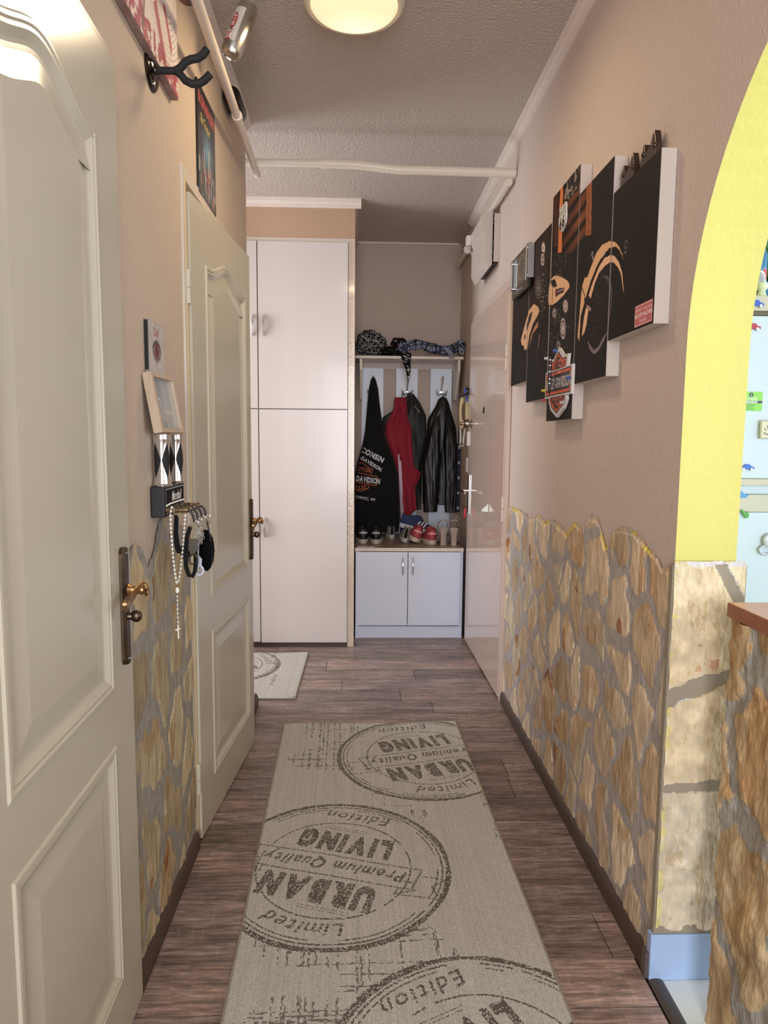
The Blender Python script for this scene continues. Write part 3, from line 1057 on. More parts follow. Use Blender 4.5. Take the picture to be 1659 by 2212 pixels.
# ------------------------------------------------------------------ coat rack
cr = thing('coat_rack', (.33, 5.0, .60), 'white wall coat rack with a shelf and three hook boards', 'coat rack')
MB().box(-.034, .703, 4.74, 5.045, 1.845, 1.863).build('shelf', 'whiteedge', cr, bevel=.001)
MB().box(.008, .672, 5.025, 5.045, 1.80, 1.845).build('back_rail', 'boxplastic', cr)
for x in (-.006, .668):
    mb = MB()
    pr = [(x, 5.045, 1.845), (x, 4.765, 1.845), (x, 4.765, 1.77), (x, 4.93, 1.58), (x, 5.045, 1.575)]
    mb.prism(pr, (.018, 0, 0))
    mb.build('bracket', 'whiteedge', cr, bevel=.001)
for i, (x0, x1) in enumerate(((.010, .166), (.258, .415), (.508, .662))):
    bd = MB().box(x0, x1, 5.024, 5.045, .615, 1.808).build('hook_board', 'panel', cr, bevel=.001)
    for hz in (1.64,):
        mb = MB()
        xc = (x0 + x1) / 2
        mb.lathe([(.013, 0), (.013, .004), (.009, .010), (.009, .018)], (xc, 5.024, hz), (0, -1, 0), 16)
        mb.tube([(xc, 5.006, hz + .005), (xc, 4.995, hz + .03), (xc + .003, 4.975, hz + .07), (xc + .004, 4.965, hz + .11)], lambda t: .0045 + .004 * t, 10)
        for sx in (-1, 1):
            mb.tube([(xc, 5.008, hz - .005), (xc + sx * .016, 4.995, hz - .022), (xc + sx * .030, 4.98, hz - .020), (xc + sx * .036, 4.972, hz + .004)], lambda t: .0045, 10)
            mb.ball((xc + sx * .036, 4.972, hz + .006), .007, 10, 6)
        mb.build('coat_hook', 'chrome', bd)

# ------------------------------------------------------------------ ceiling lamp
lx, ly = -.025, 2.27
lp = thing('ceiling_lamp', (lx, ly, CEIL - .12), 'round white flush ceiling lamp, lit', 'lamp')
mb = MB()
mb.lathe([(.10, 0), (.150, -.004), (.158, -.03), (.156, -.056), (.146, -.066), (.136, -.064), (.130, -.050), (.05, -.045)], (lx, ly, CEIL), (0, 0, 1), 56)
mb.build('rim', mat('lamp_rim', (222, 214, 196), .4), lp)
mb = MB()
mb.lathe([(.1345, -.058), (.128, -.072), (.105, -.083), (.07, -.089), (.03, -.092), (.0005, -.093)], (lx, ly, CEIL), (0, 0, 1), 56)
gm = mat('lit_glass', (250, 224, 190), .3, emit=((255, 224, 178), 1.0))
nt = gm.node_tree
tc = nt.nodes.new('ShaderNodeTexCoord'); mp = nt.nodes.new('ShaderNodeMapping')
vd = nt.nodes.new('ShaderNodeVectorMath'); vd.operation = 'DISTANCE'; vd.inputs[1].default_value = (0.02, 0.09, .03)
nt.links.new(tc.outputs['Object'], vd.inputs[0])
mr = nt.nodes.new('ShaderNodeMapRange'); mr.inputs[1].default_value = 0.0; mr.inputs[2].default_value = .13; mr.inputs[3].default_value = 1.1; mr.inputs[4].default_value = .6
nt.links.new(vd.outputs['Value'], mr.inputs[0])
nt.links.new(mr.outputs[0], nt.nodes['Principled BSDF'].inputs['Emission Strength'])
mb.build('diffuser', gm, lp)
pd = bpy.data.lights.new('lamp_bulb', 'AREA'); pd.shape = 'DISK'; pd.size = .26; pd.energy = 5.0; pd.color = (1.0, .76, .50)
po = bpy.data.objects.new('lamp_bulb', pd); COL.objects.link(po); po.location = (lx, ly, CEIL - .097)

# ------------------------------------------------------------------ pipes
mb = MB()
mb.tube([(.716, 3.31, 2.535), (.60, 3.31, 2.535), (.30, 3.31, 2.537), (.17, 3.31, 2.537), (.06, 3.31, 2.547), (-.02, 3.31, 2.555), (-.12, 3.31, 2.557), (-.17, 3.31, 2.557)], .0205, 18)
mb.tube([(-.155, 3.31, 2.557), (-.40, 3.31, 2.556), (-1.6, 3.31, 2.556)], .0165, 16)
mb.cyl((-.15, 3.31, 2.557), (-.185, 3.31, 2.557), .0215, n=18)
tag(mb.build('heating_pipe', 'pipe'), 'white painted pipe crossing under the ceiling from wall to wall', 'pipe')
mb = MB()
pa, pb = at(425, 0, X=-.425), at(556, 378, Y=3.27)
ex_ = pa + (pa - pb) * .9
mb.tube([ex_, pa, pa.lerp(pb, .5), pb], .0145, 16)
pm = pa.lerp(pb, .52)
mb.cyl(pm, pm + (pb - pa).normalized() * .03, .019, n=16)
mb.ball(pb, .0148, 14, 8)
tag(mb.build('heating_pipe', 'pipe'), 'cream painted pipe running along the top of the left wall', 'pipe')
mb = MB()
mb.tube([(.690, 3.33, 2.50), (.690, 3.9, 2.515), (.69, 4.5, 2.525), (.688, 5.04, 2.53)], .017, 16)
mb.ball((.688, 5.04, 2.53), .017, 12, 8)
tag(mb.build('heating_pipe', 'pipe'), 'cream painted pipe along the top right corner into the coat nook', 'pipe')

# junction box high on the right wall
jb = thing('junction_box', (.70, 3.85, 2.23), 'open-sided pinkish junction box high on the right wall', 'junction box')
mb = MB()
mb.box(.690, .7195, 3.66, 3.672, 2.225, 2.465)
mb.build('mounting_plate', 'boxplastic', jb)
mb = MB()
for z in (2.235, 2.275, 2.325, 2.375, 2.42, 2.46):
    mb.box(.686, .692, 3.672, 4.10, z - .004, z + .004)
mb.box(.700, .719, 3.672, 4.10, 2.23, 2.46)
mb.build('grille', 'black', jb)
mb = MB()
mb.prism([(.625, 3.685, 2.46), (.686, 3.685, 2.49), (.686, 3.685, 2.215), (.665, 3.685, 2.19), (.640, 3.685, 2.235), (.640, 3.685, 2.36), (.628, 3.685, 2.385)], (0, .40, 0))
mb.build('cover', 'boxplastic', jb, bevel=.002)
mb = MB()
mb.box(.600, .625, 4.02, 4.06, 2.40, 2.455)
for i in range(3):
    mb.prism([(.588 + i * .003, 4.0, 2.39 - i * .009), (.620, 4.0, 2.385 - i * .009), (.620, 4.0, 2.381 - i * .009), (.588 + i * .003, 4.0, 2.386 - i * .009)], (0, .06, 0))
mb.build('latch', 'whiteplastic', jb)

# ------------------------------------------------------------------ RIGHT WALL: five-part motorcycle canvas
CXP = .682
def zp(pts, ox, oy, s, X=CXP):
    out = []
    for a, b in pts:
        p = at(ox + a / s, oy + b / s, X=X)
        out.append((p.y, p.z))
    return out
Z4 = lambda *p: zp(p, 1060, 260, 3.302)
ZA = lambda *p: zp(p, 1100, 500, 5.27)
ZB = lambda *p: zp(p, 1220, 480, 5.823)
def ell(c, rx, ry, n=28, a0=0, a1=360):
    return [(c[0] + rx * math.cos(R(a0 + (a1 - a0) * i / n)), c[1] + ry * math.sin(R(a0 + (a1 - a0) * i / n))) for i in range(n + (a1 - a0 < 360))]
pt = Paint(1.60, 3.15, 1.36, 2.17, 0.0025, (34, 30, 28))
U, V = pt.U, pt.V
pt.a += (fbm(U * 4, V * 4, 3, 3) - .5)[..., None] * 16
wy = (U > 2.51) & (V > 1.75)
pt.a[wy] += np.array([12, 6, 2])
# plank wall behind the motorcycle
reg = pt.mask_poly(Z4((440, 550), (640, 300), (722, 430), (722, 820), (640, 860), (600, 930), (540, 950), (440, 940)))
pl_ = (0.5 + 0.5 * np.sin((V + 0.12 * U) * 2 * math.pi / .052)) ** .4 * (0.55 + .7 * fbm(U * 5, V * 50, 9, 3))
col = np.array([118, 70, 46])[None, None] * pl_[..., None]
sh = np.clip(1.2 - np.abs(U - 2.20) * 3.2, .25, 1.15)
pt.a[reg] = (col * sh[..., None])[reg]
pt.poly(Z4((627, 290), (640, 300), (627, 500), (560, 560), (530, 610), (545, 430)), (44, 40, 38))
lv = pt.mask_poly(Z4((520, 430), (627, 310), (627, 480), (560, 560), (525, 560))) & (fbm(U * 60, V * 60, 5, 2) > .62)
pt.put(lv, (140, 130, 124))
for q in (Z4((498, 478), (517, 458), (513, 620), (506, 940), (480, 946), (488, 640)),):
    pt.poly(q, (206, 122, 74))
pt.poly(Z4((452, 560), (480, 520), (478, 900), (450, 900)), (70, 42, 30))
pt.poly(Z4((686, 470), (722, 432), (716, 815), (676, 825)), (150, 92, 60))
pt.line(Z4((700, 460), (694, 815)), .006, (96, 58, 40))
# dark mass of engine and rear fender
pt.poly(Z4((600, 930), (660, 840), (720, 815), (760, 850), (730, 1000), (640, 1180), (600, 1100)), (30, 26, 25))
# pale fender sweep of the front wheel
cream = (222, 178, 138)
pt.poly(ZB((160, 1440), (215, 820), (250, 700), (285, 690), (330, 560), (400, 380), (470, 285), (570, 235), (640, 252), (690, 320), (725, 420), (745, 520), (735, 470), (690, 350), (640, 305), (560, 328), (470, 420), (400, 560), (330, 730), (270, 930), (200, 1180), (182, 1490)), cream)
pt.poly(ZB((182, 1490), (200, 1180), (270, 930), (330, 730), (400, 560), (470, 420), (560, 328), (640, 305), (700, 380), (745, 560), (745, 900), (720, 640), (680, 500), (620, 420), (560, 418), (500, 450), (430, 560), (350, 740), (290, 960), (240, 1150), (212, 1440)), (28, 22, 22))
pt.poly(ZB((212, 1440), (240, 1200), (300, 920), (350, 760), (430, 560), (500, 450), (570, 415), (620, 420), (680, 500), (722, 640), (745, 900), (735, 860), (705, 650), (670, 570), (620, 510), (570, 500), (500, 555), (430, 640), (380, 760), (335, 920), (300, 1080), (272, 1290), (245, 1390)), (232, 186, 152))
pt.line(ZB((460, 445), (505, 385)), .006, (190, 180, 170))
pt.poly(ZB((240, 960), (300, 920), (335, 980), (330, 1070), (300, 1110), (255, 1060)), (34, 30, 30))
for k in range(4):
    pt.line(ZB((275, 1040 + k * 14), (325, 1080 + k * 12)), .003, (170, 140, 135))
for i, (c_, w) in enumerate((((118, 104, 112), .004), ((160, 145, 158), .003), ((96, 84, 92), .003), ((150, 136, 148), .0025))):
    f = i * 14
    pt.line(ZB((290, 1510 - f * .3), (310, 1580 - f), (350, 1640 - f), (380, 1650 - f), (430, 1600 - f), (490, 1480 - f), (525 + f * .2, 1400)), w, c_)
    pt.line(ZB((530, 1380), (565 - f * .3, 1200), (590 - f * .4, 1000), (590 - f * .4, 820), (565 - f, 720), (525 - f, 675)), w * .7, tuple(v * .75 for v in c_))
for a, b in (((420, 730), (470, 690)), ((385, 870), (420, 960)), ((400, 1010), (470, 1012)), ((320, 1430), (410, 1320)), ((395, 1235), (460, 1225))):
    pt.line(ZB(a, b), .0018, (88, 78, 80))
pt.line(ZB((325, 420), (350, 370), (360, 480), (345, 440)), .004, (170, 160, 155))
pt.line(ZB((215, 820), (260, 960)), .005, (60, 52, 46))
pt.disc(ZB((768, 280))[0], .012, (96, 88, 88), r_in=.007)
pt.line(ZB((745, 385), (770, 370)), .004, (150, 140, 136))
# tank
pt.poly(ZA((445, 800), (448, 690), (455, 620), (480, 530), (530, 500), (600, 520), (660, 560), (686, 590), (682, 640), (620, 725), (545, 800), (490, 838), (450, 832)), (222, 182, 146))
pt.poly(ZA((460, 560), (500, 520), (560, 440), (640, 470), (690, 560), (686, 600), (660, 556), (600, 520), (530, 500), (480, 530)), (36, 30, 30))
pt.poly(ZA((525, 660), (560, 650), (632, 636), (622, 690), (560, 722), (525, 745)), (60, 48, 52))
pt.line(ZA((540, 690), (628, 655)), .004, (170, 150, 150))
pt.poly(ZA((522, 690), (542, 640), (545, 700), (528, 740)), (140, 44, 58))
pt.line(ZA((500, 600), (485, 820)), .006, (40, 32, 30))
pt.poly(ZA((470, 560), (520, 540), (545, 620), (510, 640), (480, 610)), (44, 36, 34))
# left fender
pt.poly(ZA((280, 825), (330, 860), (345, 905), (320, 960), (270, 1050), (230, 1180), (205, 1330), (175, 1352), (165, 1300), (140, 1292), (133, 1235), (190, 1020), (225, 900)), (216, 174, 136))
pt.poly(ZA((266, 905), (248, 1000), (200, 1135), (198, 1060), (232, 940)), (44, 38, 36))
pt.disc(ZA((178, 1200))[0], .012, (70, 54, 44))
pt.poly(ZA((328, 1025), (326, 1085), (268, 1165), (222, 1340), (248, 1190), (285, 1090)), (186, 128, 96))
pt.line(ZA((346, 1170), (330, 1310)), .007, (170, 118, 88))
pt.line(ZA((318, 1340), (312, 1490)), .004, (110, 82, 64))
pt.line(ZA((150, 1440), (138, 1530)), .003, (80, 74, 68))
# chrome round parts
def chrome_ell(c, rx, ry, cols):
    for i, cc in enumerate(cols):
        k = 1 - i / len(cols)
        pt.poly(ZA(*ell(c, rx * k, ry * k)), cc)
chrome_ell((388, 190), 26, 90, [(70, 60, 58), (190, 172, 162), (220, 205, 195), (120, 104, 98)])
chrome_ell((380, 320), 26, 92, [(60, 50, 50), (200, 180, 168), (60, 50, 48), (206, 190, 180)])
chrome_ell((330, 640), 38, 128, [(96, 84, 80), (40, 36, 36), (120, 108, 104), (36, 32, 32), (130, 118, 112), (40, 36, 36), (180, 170, 165)])
chrome_ell((640, 850), 36, 95, [(60, 52, 54), (188, 172, 170), (150, 138, 138), (196, 184, 182)])
chrome_ell((515, 930), 32, 78, [(50, 44, 46), (130, 118, 120), (170, 158, 158), (90, 82, 84)])
chrome_ell((612, 1105), 30, 122, [(200, 188, 190), (70, 60, 62), (190, 178, 180), (176, 164, 166), (200, 190, 190)])
chrome_ell((560, 1290), 30, 60, [(60, 52, 52), (150, 138, 136), (60, 54, 54)])
r = np.random.RandomState(5)
for k in range(230):
    zx, zy = r.normal(540, 75), r.uniform(250, 1420)
    if 530 < zy < 830 and zx > 440:
        continue
    l = r.uniform(4, 22)
    an = r.uniform(0, 3.14)
    g = r.uniform(70, 175)
    pt.line(ZA((zx, zy), (zx + l * math.cos(an) * .5, zy + l * math.sin(an) * 1.5)), r.uniform(.0015, .004), (g, g * .9, g * .86), .8)
for k in range(60):
    zx, zy = r.normal(375, 22), r.uniform(430, 900)
    g = r.uniform(70, 170)
    pt.line(ZA((zx, zy), (zx + 8, zy + r.uniform(-16, 16))), .003, (g, g * .92, g * .88), .8)
specs = [(1.615, 1.908, 1.574, 1.966, 'only the wheel edge, nearest the arch', 5),
         (1.916, 2.205, 1.480, 2.066, 'big pale front fender and wheel', 4),
         (2.213, 2.516, 1.370, 2.157, 'the pale fuel tank, tallest of the five', 3),
         (2.524, 2.834, 1.455, 2.075, 'a round chrome headlamp and dials', 2),
         (2.842, 3.130, 1.543, 1.965, 'a pale fender tip, next to the entrance door', 1)]
for ya, yb, za, zb, desc, n in specs:
    c = thing('canvas_print', (.70, (ya + yb) / 2, za), 'dark canvas panel showing ' + desc, 'canvas', 'five canvas panels of one motorcycle picture')
    MB().box(CXP + .0008, .7195, ya, yb, za, zb).build('stretched_canvas', 'canvas_edge', c, bevel=.0015)
    paint_mesh('printed_face', pt, onX(CXP), 'print', parent=c, crop=(ya, yb, za, zb))

# clock plate on the far panel
ck = thing('wall_clock', (.655, 2.91, 1.905), 'rectangular glass wall clock with silver rods over the far canvas panel', 'clock')
p2 = Paint(2.77, 3.05, 1.905, 2.075, .0025, (60, 60, 52))
p2.poly([(2.80, 1.945), (3.04, 1.945), (3.04, 2.068), (2.80, 2.068)], (104, 98, 88))
p2.poly([(2.985, 1.945), (3.035, 1.945), (3.035, 2.065), (2.985, 2.065)], (150, 168, 180))
p2.poly([(2.965, 1.945), (2.985, 1.945), (2.985, 2.04), (2.965, 2.04)], (204, 210, 210))
for i in range(12):
    a = i * math.pi / 6
    c_ = (2.885 + .055 * math.sin(a), 2.008 + .047 * math.cos(a))
    p2.line([(c_[0] - .006, c_[1]), (c_[0] + .006, c_[1])], .005, (150, 146, 138))
p2.line([(2.885, 2.008), (2.915, 2.0)], .004, (16, 16, 16)); p2.line([(2.885, 2.008), (2.86, 2.03)], .005, (16, 16, 16))
sg = [(3.02 - i * .006, 1.925 + .006 * math.sin(i * 1.9) + .003 * math.sin(i * 4.1)) for i in range(26)]
p2.line(sg, .003, (150, 150, 140))
MB().box(.6605, .672, 2.77, 3.05, 1.905, 2.075).build('back_plate', mat('olive_glass', (52, 52, 46), .15, coat=.4), ck, bevel=.001)
paint_mesh('dial', p2, onX(.660), 'glossprint', parent=ck)
for y in (2.772, 3.035):
    MB().cyl((.652, y, 1.93 if y < 3 else 1.945), (.652, y, 2.07), .004, n=12).build('side_rod', 'steel', ck)
MB().box(.655, .680, 2.762, 2.768, 1.94, 2.07).build('side_plate', 'steel', ck)
for y in (2.775, 3.035):
    for z in (1.95, 2.055):
        MB().cyl((.648, y, z), (.662, y, z), .007, n=12).build('stand_off', 'chrome', ck)

# shield plaque with pins and a hanging pen
W0 = (206, 208, 214); OR = (214, 88, 44); BK = (22, 20, 22)
p3 = Paint(2.185, 2.50, 1.375, 1.615, .0013, W0)
cy, cz = 2.343, 1.496
def shield(k, dz=0, kk=1.0):
    o_ = [(-.155, .047), (-.155, -.047), (-.10, -.047), (-.105, -.06), (-.075, -.09), (0, -.117), (.075, -.09), (.105, -.06), (.10, -.047), (.155, -.047), (.155, .047), (.10, .047), (.108, .085), (.055, .085), (0, .117), (-.055, .085), (-.108, .085), (-.10, .047)]
    return o_
out3 = [(cy + a, cz + b) for a, b in shield(1)]
def top_sh(i):
    return [(cy + a, cz + b) for a, b in ((-.088 + i, .045), (.088 - i, .045), (.094 - i * 1.2, .076 - i * .7), (.05 - i * .4, .076 - i), (0, .105 - i * 1.2), (-.05 + i * .4, .076 - i), (-.094 + i * 1.2, .076 - i * .7))]
def bot_sh(i):
    return [(cy + a, cz + b) for a, b in ((-.088 + i, -.045), (.088 - i, -.045), (.092 - i, -.056), (.066 - i, -.08 + i * .6), (0, -.105 + i * 1.1), (-.066 + i, -.08 + i * .6), (-.092 + i, -.056))]
for f in (top_sh, bot_sh):
    p3.poly(f(0), BK); p3.poly(f(.005), OR); p3.poly(f(.013), BK)
q = lambda a, b: [(cy - a, cz - b), (cy + a, cz - b), (cy + a, cz + b), (cy - a, cz + b)]
p3.poly(q(.147, .041), BK); p3.poly(q(.143, .037), OR); p3.poly(q(.134, .028), BK)
pl = lambda dz: (lambda x, y: (cy - x, cz + dz + y))
p3.text('HARLEY-DAVIDSON', .050, (206, 200, 204), pl(0), bold=.02, sx=.60)
p3.text('MOTOR', .040, OR, pl(.060), bold=.03, sx=.95)
p3.text('CYCLES', .040, OR, pl(-.062), bold=.03, sx=.80)
p3.poly([(2.215, 1.578), (2.25, 1.578), (2.25, 1.571), (2.215, 1.571)], (222, 226, 96))
pq = thing('shield_plaque', (.67, cy, 1.38), 'orange, black and white motorcycle brand shield plaque on the middle canvas', 'plaque')
MB().prism([(.6705, a, b) for a, b in out3], (.010, 0, 0)).build('backing_board', 'whiteplastic', pq)
paint_mesh('emblem', p3, onX(.670), 'glossprint', parent=pq, mask=p3.mask_poly(out3))
def pin(y, z, rgb, lab):
    mb = MB()
    mb.lathe([(.0009, -.012), (.001, 0), (.006, .001), (.0062, .003), (.0035, .004), (.003, .008), (.0055, .010), (.0055, .011), (.001, .012)], (.669, y, z), (-1, 0, 0), 14)
    tag(mb.build('push_pin', mat('pin_' + lab.split()[0], rgb, .35), auto=50), lab, 'push pin', 'push pins around the shield plaque')
pin(2.50, 1.480, (214, 214, 60), 'yellow push pin on the far edge of the shield plaque')
pin(2.20, 1.500, (50, 84, 176), 'blue push pin on the near edge of the shield plaque')
pin(2.365, 1.606, (70, 110, 196), 'light blue push pin at the top tip of the shield plaque')
pin(2.49, 1.445, (190, 46, 46), 'red push pin under the far corner of the shield plaque')
pin(2.262, 1.425, (190, 186, 184), 'silver push pin on the lower part of the shield plaque')
pin(2.475, 1.592, (226, 226, 232), 'white push pin left of the top of the shield plaque')
pn = thing('pen', (.655, 2.385, 1.46), 'black pen with silver bands hanging before the shield plaque', 'pen')
mb = MB(); mb.cyl((.655, 2.387, 1.492), (.655, 2.389, 1.588), .0055, n=12); mb.lathe([(.0055, 0), (.005, -.006), (.0015, -.034), (.0005, -.036)], (.655, 2.387, 1.492), (0, 0, 1), 12)
mb.build('barrel', mat('gloss_black', (14, 14, 16), .15), pn)
for z in (1.495, 1.51, 1.535, 1.556, 1.575):
    MB().cyl((.655, 2.3875, z), (.655, 2.3875, z + .003), .006, n=12).build('silver_band', 'chrome', pn)

# Route 66 badge
p4 = Paint(2.325, 2.425, 2.0, 2.092, .001, (222, 222, 222))
cy, cz = 2.375, 2.045
sh66 = [(0, .044), (.012, .038), (.028, .044), (.038, .034), (.036, .018), (.042, -.004), (.034, -.026), (.016, -.036), (0, -.044), (-.016, -.036), (-.034, -.026), (-.042, -.004), (-.036, .018), (-.038, .034), (-.028, .044), (-.012, .038)]
o66 = [(cy + a, cz + b) for a, b in sh66]
p4.line([(cy + a * .9, cz + b * .9) for a, b in sh66], .0025, BK, closed=True)
p4.text('ROUTE', .020, BK, lambda x, y: (cy - x, cz + .022 + y), bold=.02, sx=.9)
p4.line([(cy - .034, cz + .011), (cy + .034, cz + .011)], .002, BK)
p4.text('66', .052, BK, lambda x, y: (cy - x, cz - .014 + y), bold=.05, sx=.95)
bd = thing('route_badge', (.675, cy, cz - .04), 'small white shield badge reading ROUTE 66 on the tallest canvas', 'badge')
MB().prism([(.6755, a, b) for a, b in o66], (.006, 0, 0)).build('badge_body', 'whiteplastic', bd)
paint_mesh('badge_print', p4, onX(.675), 'glossprint', parent=bd, mask=p4.mask_poly(o66))

# red sticker
p5 = Paint(1.618, 1.722, 1.580, 1.632, .001, (188, 66, 68))
p5.line([(1.621, 1.583), (1.719, 1.583), (1.719, 1.629), (1.621, 1.629)], .0016, (230, 190, 186), closed=True)
f = lambda dz: (lambda x, y: (1.670 - x, 1.606 + dz + y))
p5.text('SUPPORT YOUR LOCAL', .0095, (232, 200, 196), f(.013), bold=.02, sx=.88)
p5.text('BIG RED MACHINE', .0135, (236, 214, 210), f(0), bold=.04, sx=.84)
p5.text('BUDAPEST', .0095, (232, 200, 196), f(-.014), bold=.02, sx=.85)
st = paint_mesh('sticker', p5, onX(.6805), 'glossprint')
tag(st, 'small red sticker with white lettering on the canvas nearest the arch', 'sticker')

# two horned metal ornaments standing behind the top of the near canvas
for k, (y, lab) in enumerate(((1.725, 'horned dark metal ornament above the near canvas, the one closer to the arch'), (1.855, 'horned dark metal ornament above the near canvas, the one closer to the entrance'))):
    mb = MB()
    pr = [(y + .052, 1.962), (y + .046, 1.985), (y + .040, 2.004), (y + .034, 2.024), (y + .028, 2.028), (y + .022, 2.006), (y + .008, 2.004), (y - .010, 2.010), (y - .022, 2.030), (y - .030, 2.038), (y - .036, 2.024), (y - .042, 2.004), (y - .040, 1.985), (y - .030, 1.955)]
    mb.prism([(.696, a, b) for a, b in pr], (.016, 0, 0))
    mb.ball((.697, y + .029, 2.004), .007, 10, 6); mb.ball((.697, y - .036, 2.000), .007, 10, 6)
    tag(mb.build('metal_ornament', mat('gunmetal', (86, 74, 68), .3, .9), bevel=.004), lab, 'ornament', 'horned metal ornaments')

# intercom handset, cord, tools, lanyard by the entrance door
ic = thing('intercom_phone', (.69, 4.48, 1.37), 'cream intercom phone on the wall beside the entrance door', 'intercom')
MB().box(.680, .7195, 4.44, 4.53, 1.372, 1.570).build('base', 'beige', ic, bevel=.005)
mb = MB()
mb.rings([[Vector((.657 + q + a * w, 4.485 + b * 1.1, z)) for a, b in [(.011 * math.cos(x), .024 * math.sin(x)) for x in [2 * math.pi * i / 14 for i in range(14)]]]
          for z, w, q in ((1.372, .6, .004), (1.380, 1.3, .003), (1.42, 1.5, .003), (1.435, .9, -.003), (1.47, .8, -.006), (1.52, .85, -.005), (1.54, 1.3, .002), (1.565, 1.2, .004), (1.572, .5, .005))], True)
mb.build('handset', 'beige', ic, auto=60)
mb = MB()
pts = []
for i in range(420):
    t = i / 419
    a = t * 2 * math.pi * 46
    if t < .5:
        cx, cz_ = .650 + .004 * math.sin(t * 6), 1.372 - .105 * (t * 2)
    else:
        cx, cz_ = .676 + .004 * math.sin(t * 8), 1.267 + .105 * (t * 2 - 1)
    if .46 < t < .54:
        cx = .650 + (t - .46) / .08 * .026
        cz_ = 1.270 - .014 * math.sin((t - .46) / .08 * math.pi)
    pts.append((cx + .0055 * math.cos(a), 4.47 + .0055 * math.sin(a), cz_))
mb.tube(pts, .0016, 5)
mb.build('coiled_cord', 'pearl', ic)
# tools and keys hung above the handset
tb = thing('tool_bunch', (.69, 4.40, 1.52), 'bunch of small black and blue tools hung over the intercom phone', 'tools')
r = random.Random(4)
mb = MB()
mb.tube([(.712, 4.38, 1.66), (.700, 4.37, 1.655), (.695, 4.37, 1.63), (.688, 4.37, 1.61)], .007, 8); mb.ball((.703, 4.37, 1.645), .014, 8, 6, sc=(.7, .7, 1.7)); mb.ball((.699, 4.37, 1.60), .018, 8, 6, sc=(1, .8, 1.4))
for i in range(8):
    a = (.690 + r.uniform(-.01, .01), 4.37 + r.uniform(-.01, .02), 1.60 + r.uniform(-.015, .02))
    b = (a[0] + r.uniform(-.055, -.01), a[1], a[2] + r.uniform(-.03, .03))
    mb.tube([a, b], .0035, 6)
mb.build('black_tool', 'black', tb)
mb = MB()
for dx, z in ((-.03, 1.605), (-.018, 1.575), (-.016, 1.555)):
    mb.tube([(.69 + dx, 4.375, z + .018), (.69 + dx + .003, 4.375, z - .012)], .006, 8)
mb.build('blue_grip', mat('blue_plastic', (36, 78, 190), .4), tb)
mb = MB()
for dx in (-.022, -.014):
    mb.tube([(.69 + dx, 4.375, 1.55), (.69 + dx, 4.375, 1.515)], .0015, 6)
mb.tube([(.68, 4.37, 1.61), (.645, 4.37, 1.575), (.635, 4.372, 1.56)], .002, 6); mb.tube([(.69, 4.37, 1.615), (.655, 4.37, 1.585)], .003, 6)
mb.build('steel_tip', 'steel', tb)
ln = thing('lanyard', (.655, 4.50, .74), 'dark navy lanyard with white lettering and a metal clip beside the leather jacket', 'lanyard')
p6 = Paint(.640, .662, .82, 1.275, .0018, (26, 32, 48))
for i in range(9):
    zc = 1.25 - i * .05
    if i % 2 == 0:
        p6.line([(.646, zc + .008), (.656, zc + .008), (.656, zc - .008), (.646, zc - .008)], .002, (196, 202, 212), closed=True)
        p6.line([(.648, zc), (.655, zc)], .003, (196, 202, 212))
    else:
        p6.line([(.652, zc + .006), (.655, zc - .002), (.650, zc - .006)], .002, (110, 118, 134))
paint_mesh('strap_print', p6, lambda U, V, H: (U + .004 * (1.275 - V) * -1.0, 4.4985 + 0 * U, V), 'cloth', parent=ln)
mb = MB(); mb.box(.640, .662, 4.4995, 4.5015, .82, 1.275)
for v in mb.v:
    v.x -= .004 * (1.275 - v.z)
mb.build('strap', 'blackcloth', ln)
mb = MB()
mb.tube([(.649, 4.50, .822), (.651, 4.50, .80)], .004, 8); mb.tube([(.651 + .009 * math.sin(a), 4.50, .785 + .016 * math.cos(a)) for a in [2 * math.pi * i / 14 for i in range(14)]], .0022, 6, closed=True)
mb.tube([(.651, 4.50, .768), (.652, 4.50, .742), (.650, 4.50, .73)], .0035, 8)
mb.build('clip', 'chrome', ln)

